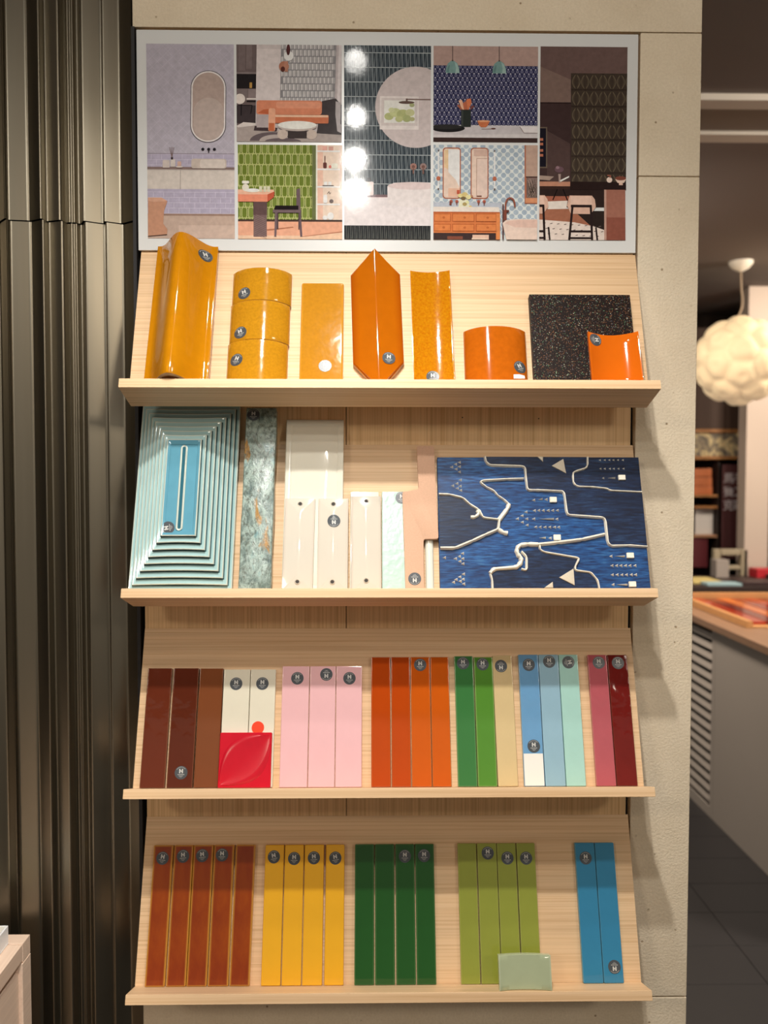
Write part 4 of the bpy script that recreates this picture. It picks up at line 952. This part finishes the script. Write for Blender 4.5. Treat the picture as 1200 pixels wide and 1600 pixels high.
def ridge(pts, wd, ht, name='raised_line'):
    pts = P2(pts); q = round_prof(pts, .004, 3); n = len(q); v = []; f = []
    sec = [(-1, 0), (-.72, .6), (-.28, .95), (.28, .95), (.72, .6), (1, 0)]
    for i, (x, y) in enumerate(q):
        a = Vector(q[max(0, i-1)]); b = Vector(q[min(n-1, i+1)]); d = (b-a).normalized(); nn = Vector((-d.y, d.x))
        wv = 1.12*wd*(1+.15*sin(i*1.7))
        for s, z in sec:
            X = min(XR/1000-XO-.0003, max(XL/1000-XO+.0003, x+nn.x*s*wv/2)); Y = min(YT/1000-.0003, max(.0003, y+nn.y*s*wv/2)); v.append((X, Y, RT-.0003+ht*1.35*z))
    m_ = len(sec)
    for i in range(n-1):
        for j in range(m_-1): a = i*m_+j; f.append((a, a+1, a+m_+1, a+m_))
    f += [tuple(range(m_)), tuple((n-1)*m_+j for j in range(m_))[::-1]]
    me = me_from(name, v, f); fixn(me); smooth(me, 60); link(name, me, M['relief_cream'], rl)
ridge(L1, .0036, .0048); ridge(L2, .0034, .0042); ridge(L3, .0040, .0048); ridge(L3b, .0058, .0052); ridge(L4, .0046, .0056); ridge(L4b, .0064, .0052)
ridge(L5[:5], .0034, .0050); ridge(L5[4:9], .0034, .0044); ridge(L5[8:], .0064, .0054); ridge(L6[:4], .0050, .0054); ridge(L6[3:13], .0066, .0058); ridge(L6[12:], .0034, .0044); ridge(L6b, .0036, .0044); ridge(L7, .0034, .0044)
TRI = [(100.2, 205.8), (106.5, 210.8), (112.8, 214.0), (112.6, 206.7), (107.0, 202.6), (112.3, 197.7), (100.9, 174.2), (107.6, 177.9), (113.4, 183.9), (108.0, 169.8), (112.8, 173.4), (113.4, 166.6), (201.9, 119.2), (209.5, 124.3), (216.2, 130.6), (209.3, 113.7), (216.8, 119.2), (216.9, 109.0), (102.2, 54.6), (108.2, 58.1), (113.3, 63.0), (108.8, 50.4), (113.4, 54.6), (113.4, 46.5), (85.0, 56.1), (98.1, 17.3), (102.0, 21.5), (108.0, 25.6), (113.8, 30.2), (108.6, 18.8), (113.1, 22.1), (113.7, 14.6), (229.7, 132.7), (230.1, 105.8), (227.8, 119.2), (229.5, 150.2), (236.6, 133.1), (243.5, 133.1), (251.6, 133.1), (258.8, 133.1), (266.1, 133.1), (237.1, 105.6), (245.1, 105.6), (252.4, 105.6), (260.0, 105.6), (266.5, 105.6), (264.4, 118.9), (249.4, 151.3), (252.1, 87.9), (339.8, 217.9), (347.7, 218.0), (355.1, 218.0), (361.7, 218.0), (369.1, 218.0), (377.0, 218.0), (339.7, 203.2), (346.6, 203.2), (354.8, 203.2), (361.0, 203.2), (368.7, 203.2), (376.9, 203.3), (342.9, 187.2), (345.7, 58.5), (346.0, 43.4), (353.2, 43.4), (359.8, 43.4), (367.1, 43.4), (374.1, 43.4), (382.0, 43.4), (345.4, 29.0), (352.8, 29.0), (360.2, 29.0), (367.3, 29.0), (374.9, 29.0), (381.7, 29.0), (345.2, 13.3)]
v = []; f = []
for (x, y) in TRI:
    x, y = x/1000-XO, y/1000; r_ = .0031; i = len(v)
    v += [(x-r_, y, RT), (x+r_*.75, y-r_*.85, RT), (x+r_*.75, y+r_*.85, RT), (x+r_*.15, y, RT+.0038)]; f += [(i, i+1, i+3), (i+1, i+2, i+3), (i+2, i, i+3)]
o = link('small_studs', me_from('small_studs', v, f), M['relief_cream'], rl); o['kind'] = 'stuff'
for (x0, y0, x1, y1) in ((233.9, 118.9, 259.6, 118.9), (236.4, 151.0, 243.5, 152), (349.4, 187.2, 362.5, 187.2), (350.4, 58.5, 367.1, 58.2), (349.1, 13.3, 367.2, 13.2), (234.5, 87.9, 245, 88.2)):
    v = []
    for x, y, z in ((x0, y0, 0), (x1, y1-1.7, 0), (x1, y1+1.7, 0), (x1-1, y1, 4.2)): v.append((x/1000-XO, y/1000, RT+z/1000+(.0009)))
    link('spike', fixn(me_from('spike', v, [(0, 1, 3), (1, 2, 3), (2, 0, 3), (0, 2, 1)])), M['relief_cream'], rl)
for x, y in ((259.9, 150.4), (262.5, 88.4), (372.7, 187.7), (375.2, 59.3), (374.7, 13.6)):
    link('square_pad', box_me('square_pad', x/1000-XO-.0057, x/1000-XO+.0057, y/1000-.0044, y/1000+.0044, RT-.0003, RT+.0044, .0009, 2), M['relief_cream'], rl)
for t_ in (((260.8, 207.2), (280.4, 219.1), (283.4, 194.3)), ((238.8, 222.5), (247.8, 222.6), (247.3, 213.8)), ((261.4, 24.1), (284.7, 38.2), (284.8, 11.8)), ((237.1, 7.8), (251.1, 17.4), (251.3, 7.8))):
    link('triangle_pad', prism('triangle_pad', P2(t_), RT-.0003, RT+.0042, .0008, 2), plain('pad_cream', (206, 196, 176), .6, var=.15, scale=600), rl)

# sage tile standing at the front of the bottom ledge
cs = lambda s: .016+.009*s*s-.0
curved('curved_tile', 'small pale sage green curved tile standing before the olive tiles', 3, .2075, 0, .0275, .0805, .0492, cs, .012, M['sage'], ends=False)

# ------------------------------------------------------------------ cabinet corner at lower left
cbx, cby, ch = -.581, -.034, .809
cab = tagd(empty('display_cabinet', loc=(-.95, -.6, 0)), 'pale pinkish wood cabinet corner at the lower left edge', 'cabinet')
def cbox(n, x0, x1, y0, y1, z0, z1, mat, b=.001): 
    o = box(n, x0+.95, x1+.95, y0+.6, y1+.6, z0, z1, mat, cab, b); return o
cbox('rear_rail', -1.35, cbx-.0005, cby-.030, cby, ch-.03, ch, M['oak_pale'])
cbox('side_rail', cbx-.030, cbx-.0005, -1.15, cby-.031, ch-.026, ch, M['oak_y'])
cbox('corner_post', cbx-.034, cbx, cby-.033, cby, 0, ch-.0305, M['oak_y'])
cbox('top_panel', -1.35, cbx-.031, -1.15, cby-.031, ch-.024, ch-.008, M['oak_pale'])
cbox('side_panel', cbx-.020, cbx-.006, -1.15, cby-.034, .05, ch-.044, M['oak_y'])
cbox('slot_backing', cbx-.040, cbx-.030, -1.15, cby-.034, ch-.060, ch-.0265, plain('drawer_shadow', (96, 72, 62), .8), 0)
tr = tagd(empty('white_tray', loc=(-.70, -.20, ch+.0003)), 'small white tray on the pale cabinet at the left edge', 'tray')
tw = plain('white_plastic', (235, 235, 236), .35)
def tbx(n, x0, x1, y0, y1, z0, z1, mm=None): box(n, x0+.70, x1+.70, y0+.20, y1+.20, z0, z1, mm or tw, tr, .0008)
tbx('tray_base', -.80, -.604, -.30, -.063, 0, .003); tbx('tray_side', -.607, -.604, -.30, -.063, .0031, .030); tbx('tray_side', -.80, -.6071, -.066, -.063, .0031, .030)
for i in range(3): tbx('sample_chip', -.66+.0, -.612, -.10-.05*i, -.068-.05*i, .0032, .016, plain('cream_chip', (228, 208, 150), .4))

# ------------------------------------------------------------------ shop beyond, on the right
gr1 = plain('counter_grey', (178, 168, 160), .55, var=.03, scale=4)
ct = tagd(empty('counter', loc=(2.0, 2.4, 0)), 'grey shop counter with louvred end section and wooden top', 'counter')
def kb(n, x0, x1, y0, y1, z0, z1, mm, b=.002): return box(n, x0-2.0, x1-2.0, y0-2.4, y1-2.4, z0, z1, mm, ct, b)
kb('body', 1.55, 2.75, 1.2, 3.2, .03, .868, plain('counter_inside', (40, 37, 36), .8), 0)
kb('front_panel', 1.52, 1.549, 1.2, 2.392, .0, .868, gr1)
kb('stile', 1.52, 1.549, 2.394, 2.428, .0, .868, gr1); kb('stile', 1.52, 1.549, 3.15, 3.2, .0, .868, gr1)
kb('bottom_rail', 1.52, 1.549, 2.429, 3.149, .0, .05, gr1)
for i in range(17):
    o = kb('slat', -.0 + 2.0-.014, 2.0+.002, 2.43, 3.148, -.014, .014, gr1, .001)
    o.matrix_basis = Matrix.Translation((1.536-2.0, 0, .08+.0465*i)) @ Matrix.Rotation(R(20), 4, 'Y') @ Matrix.Identity(4)
kb('worktop', 1.495, 2.77, 1.19, 3.21, .869, .90, plain('counter_top_wood', (150, 116, 92), .4, var=.15, scale=8))
ty = tagd(empty('sample_tray', loc=(1.95, 2.8, .9005)), 'wooden tray of glossy rust-red tile strips on the counter', 'tray')
wd_ = plain('tray_wood', (204, 150, 96), .5, var=.1, scale=20)
def yb(n, x0, x1, y0, y1, z0, z1, mm, b=.001): return box(n, x0-1.95, x1-1.95, y0-2.8, y1-2.8, z0, z1, mm, ty, b)
yb('tray_frame', 1.60, 2.55, 3.04, 3.07, 0, .045, wd_); yb('tray_frame', 1.60, 1.625, 2.25, 3.039, 0, .03, wd_); yb('tray_base', 1.626, 2.55, 2.25, 3.039, 0, .006, wd_)
rs = [glaze('rust_strip_%d' % i, c, None, var=.2, vs=12, rough=.12) for i, c in enumerate(((172, 52, 26), (112, 28, 22), (206, 104, 40), (140, 40, 24)))]
for i in range(12):
    yb('tile_strip', 1.640+.072*i, 1.640+.072*i+.066, 2.30, 3.03, .0061, .020, rs[i % 4])

def pendant():
    t = tagd(empty('pendant_lamp', loc=(2.04, 3.4, 2.757)), 'glowing knobbly cream globe pendant lamp hanging from the dark ceiling', 'lamp')
    wm = plain('lamp_white', (236, 228, 214), .4)
    b = bmesh.new(); n = 24; pr_ = [(.066, 0), (.064, -.012), (.045, -.036), (.016, -.052), (.006, -.056)]
    rings = [[b.verts.new((r_*cos(2*pi*i/n), r_*sin(2*pi*i/n), z)) for i in range(n)] for r_, z in pr_]
    for a, c in zip(rings, rings[1:]):
        for i in range(n): b.faces.new((a[i], a[(i+1) % n], c[(i+1) % n], c[i]))
    b.faces.new(rings[0]); b.faces.new(rings[-1][::-1]); bmesh.ops.recalc_face_normals(b, faces=b.faces)
    me = bpy.data.meshes.new('canopy'); b.to_mesh(me); b.free(); smooth(me, 50); link('canopy', me, wm, t)
    cu = bpy.data.curves.new('cord', 'CURVE'); cu.dimensions = '3D'; cu.bevel_depth = .005; sp = cu.splines.new('BEZIER'); sp.bezier_points.add(3)
    for q, co in zip(sp.bezier_points, ((0, 0, -.05), (.006, 0, -.15), (.012, 0, -.24), (-.01, 0, -.31))): q.co = co; q.handle_left_type = q.handle_right_type = 'AUTO'
    tmp = bpy.data.objects.new('tmp', cu); COL.objects.link(tmp); me = bpy.data.meshes.new_from_object(tmp.evaluated_get(bpy.context.evaluated_depsgraph_get())); bpy.data.objects.remove(tmp)
    link('cord', me, plain('cord_beige', (150, 128, 104), .6), t)
    # folded knobbly shade: an icosphere whose facets swell between pinched creases
    b = bmesh.new(); bmesh.ops.create_icosphere(b, subdivisions=5, radius=1)
    b0 = bmesh.new(); bmesh.ops.create_icosphere(b0, subdivisions=1, radius=1); cen = [v.co.normalized() for v in b0.verts] + [f.calc_center_median().normalized() for f in b0.faces]; b0.free()
    for v_ in b.verts:
        d = v_.co.normalized(); q = sorted((d-c).length for c in cen)[:2]; k = (q[1]-q[0])
        v_.co = d*(.226+.024*min(1, k/.34)**.7 - .010*(1-min(1, q[0]/.12)))
    me = bpy.data.meshes.new('shade'); b.to_mesh(me); b.free(); me.shade_smooth()
    n_ = N('glowing_paper_shade'); n_.base(lin((205, 182, 146))); n_.b.inputs['Emission Color'].default_value = (1, .77, .47, 1); n_.set(emit=.29, rough=.7)
    link('shade', me, n_.m, t, loc=(0, 0, -.551))
pendant()

# far display wall with shelves
fr = tagd(empty('display_shelving', loc=(2.35, 4.8, 0)), 'dark brown built-in display shelving on the far wall', 'shelving')
dk = plain('dark_shelving', (44, 32, 28), .6); tn = plain('tan_shelf_edge', (170, 116, 66), .5)
def fb(n, x0, x1, y0, y1, z0, z1, mm): return box(n, x0-2.35, x1-2.35, y0-4.8, y1-4.8, z0, z1, mm, fr, .001)
fb('back_panel', 1.6, 2.95, 4.94, 4.975, 0, 2.6, dk); fb('upright', 2.425, 2.436, 4.60, 4.939, 0, 1.66, dk)
fb('header', 1.6, 2.95, 4.60, 4.939, 1.893, 2.6, plain('brown_header', (74, 54, 44), .7)); fb('shelf_board', 1.6, 2.95, 4.60, 4.939, 1.869, 1.892, tn); fb('shelf_board', 1.6, 2.95, 4.60, 4.939, 1.680, 1.702, tn)
fb('shelf_board', 1.6, 2.424, 4.60, 4.939, 1.415, 1.431, tn); fb('shelf_board', 1.6, 2.424, 4.60, 4.939, 1.335, 1.350, tn); fb('shelf_board', 1.6, 2.424, 4.60, 4.939, 1.130, 1.145, plain('tan_shelf2', (180, 130, 96), .5))
def marble():
    n = N('veined_slab'); v = n.coord('Object', (1, 1, 1), (0, 0, .9)); f = n.noise(v, 7, 5, .6, 1.4)
    n.base(n.ramp(f, [(.35, lin((92, 86, 80))), (.5, lin((140, 128, 112))), (.58, lin((236, 212, 160))), (.66, lin((126, 116, 104)))])); return n.set(rough=.25)
tagd(box('stone_slab', 1.75, 2.60, 4.62, 4.645, 1.7021, 1.868, marble()), 'veined grey-gold stone slab standing in the lit upper niche', 'slab')
G = 'orange blocks on the far shelf'
ob = plain('orange_block', (190, 106, 60), .5, var=.15, scale=20)
for i, (z, lab) in enumerate(((1.4312, 'lowest orange-brown block of the pile on the far shelf'), (1.4935, 'middle orange-brown block of the pile on the far shelf'), (1.5558, 'topmost orange-brown block of the pile on the far shelf'))):
    tagd(box('clay_block', 2.20, 2.395-.004*i, 4.62, 4.76, z, z+.060, ob, None, .006), lab, 'block', G)
tagd(box('white_card', 2.29, 2.418, 4.66, 4.675, 1.1451, 1.331, plain('card_white', (214, 208, 204), .6), None, .001), 'white card standing on the lower far shelf', 'card')
tagd(box('red_box', 2.15, 2.366, 4.62, 4.80, .914, 1.127, plain('dark_red_box', (96, 30, 38), .5), None, .003), 'dark red box below the far shelves', 'box')
bn = tagd(box('banner', 2.437, 2.70, 4.56, 4.566, .98, 1.643, plain('dark_red_banner', (74, 34, 36), .6)), 'dark maroon banner with white characters in two columns', 'banner')
def text_mesh(s, size, x, y, z, name, mat, parent, sp=1.0):
    c = bpy.data.curves.new(name, 'FONT'); c.body = s; c.size = size; c.space_line = sp; c.align_x = 'CENTER'; c.offset = size*.012
    o = bpy.data.objects.new('tmp', c); COL.objects.link(o); bpy.context.view_layer.update()
    me = bpy.data.meshes.new_from_object(o.evaluated_get(bpy.context.evaluated_depsgraph_get())); bpy.data.objects.remove(o)
    me.transform(Matrix.Translation((x, y, z)) @ Matrix.Rotation(pi/2, 4, 'X')); return link(name, me, mat, parent)
wt = plain('banner_lettering', (190, 180, 184), .6)
text_mesh('手\n工\n磚', .078, 2.556, 4.5595, 1.520, 'lettering', wt, bn, 1.22); text_mesh('馬\n賽\n克', .078, 2.484, 4.5595, 1.520, 'lettering', wt, bn, 1.22)
pm = plain('pillar_pale', (182, 166, 154), .7); pd = plain('pillar_side_brown', (122, 98, 80), .7)
pl = tagd(box('wall_pillar', 2.355, 2.505, 4.0, 4.12, 0, 2.757, pm, None, .002), kind='structure')
tagd(box('wall_dark_recess', 2.506, 4.2, 4.35, 4.40, 0, 2.757, plain('dark_recess', (30, 28, 30), .7)), kind='structure')

tb = tagd(empty('display_table', loc=(2.3, 3.75, 0)), 'low dark display table beyond the counter, cluttered with samples', 'table')
dt = plain('dark_table_wood', (52, 38, 36), .45)
def db(n, x0, x1, y0, y1, z0, z1, mm): return box(n, x0-2.3, x1-2.3, y0-3.75, y1-3.75, z0, z1, mm, tb, .002)
db('table_top', 1.7, 2.75, 3.42, 3.97, .90, .93, dt)
for x in (1.72, 2.69):
    for y in (3.44, 3.91): db('leg', x, x+.05, y, y+.05, 0, .8995, dt)
for nme, x0, x1, y0, y1, z0, z1, c, lab in (('sample_board', 1.86, 2.04, 3.55, 3.80, .9305, .942, (206, 186, 120), 'pale yellow sample board lying on the dark display table'), ('sample_board', 1.90, 2.10, 3.44, 3.545, .9305, .945, (150, 178, 186), 'pale blue-grey sample board at the front of the display table'),
        ('sample_board', 2.11, 2.36, 3.46, 3.62, .9305, .950, (52, 34, 36), 'dark brown sample board on the display table'), ('sample_board', 2.40, 2.66, 3.55, 3.80, .9305, .960, (24, 44, 40), 'dark green sample board at the right of the display table'), ('red_folder', 2.36, 2.56, 3.83, 3.95, .9305, .985, (176, 32, 44), 'bright red folder block on the far side of the display table'), ('white_box', 2.12, 2.20, 3.86, 3.95, .9305, 1.04, (150, 140, 134), 'small whitish box at the far side of the display table')):
    tagd(box(nme, x0, x1, y0, y1, z0, z1, plain(nme+'_colour', c, .45), None, .002), lab, 'box' if 'box' in nme else 'board' if 'board' in nme else 'folder')
chr_ = tagd(empty('low_chair', loc=(2.27, 4.15, 0)), 'beige-framed chair with open backrest behind the display table', 'chair')
cm = plain('chair_beige', (150, 138, 116), .5)
def hb(n, x0, x1, y0, y1, z0, z1): return box(n, x0, x1, y0, y1, z0, z1, cm, chr_, .006)
hb('back_post', -.11, -.065, -.15, -.11, 0, 1.095); hb('back_post', .065, .11, -.15, -.11, 0, 1.095); hb('back_rail', -.0645, .0645, -.15, -.11, 1.055, 1.095); hb('back_rail', -.0645, .0645, -.15, -.11, .965, .99); hb('seat', -.11, .11, -.1095, .22, .60, .64)
hb('leg', -.11, -.075, .185, .22, 0, .5995); hb('leg', .075, .11, .185, .22, 0, .5995)
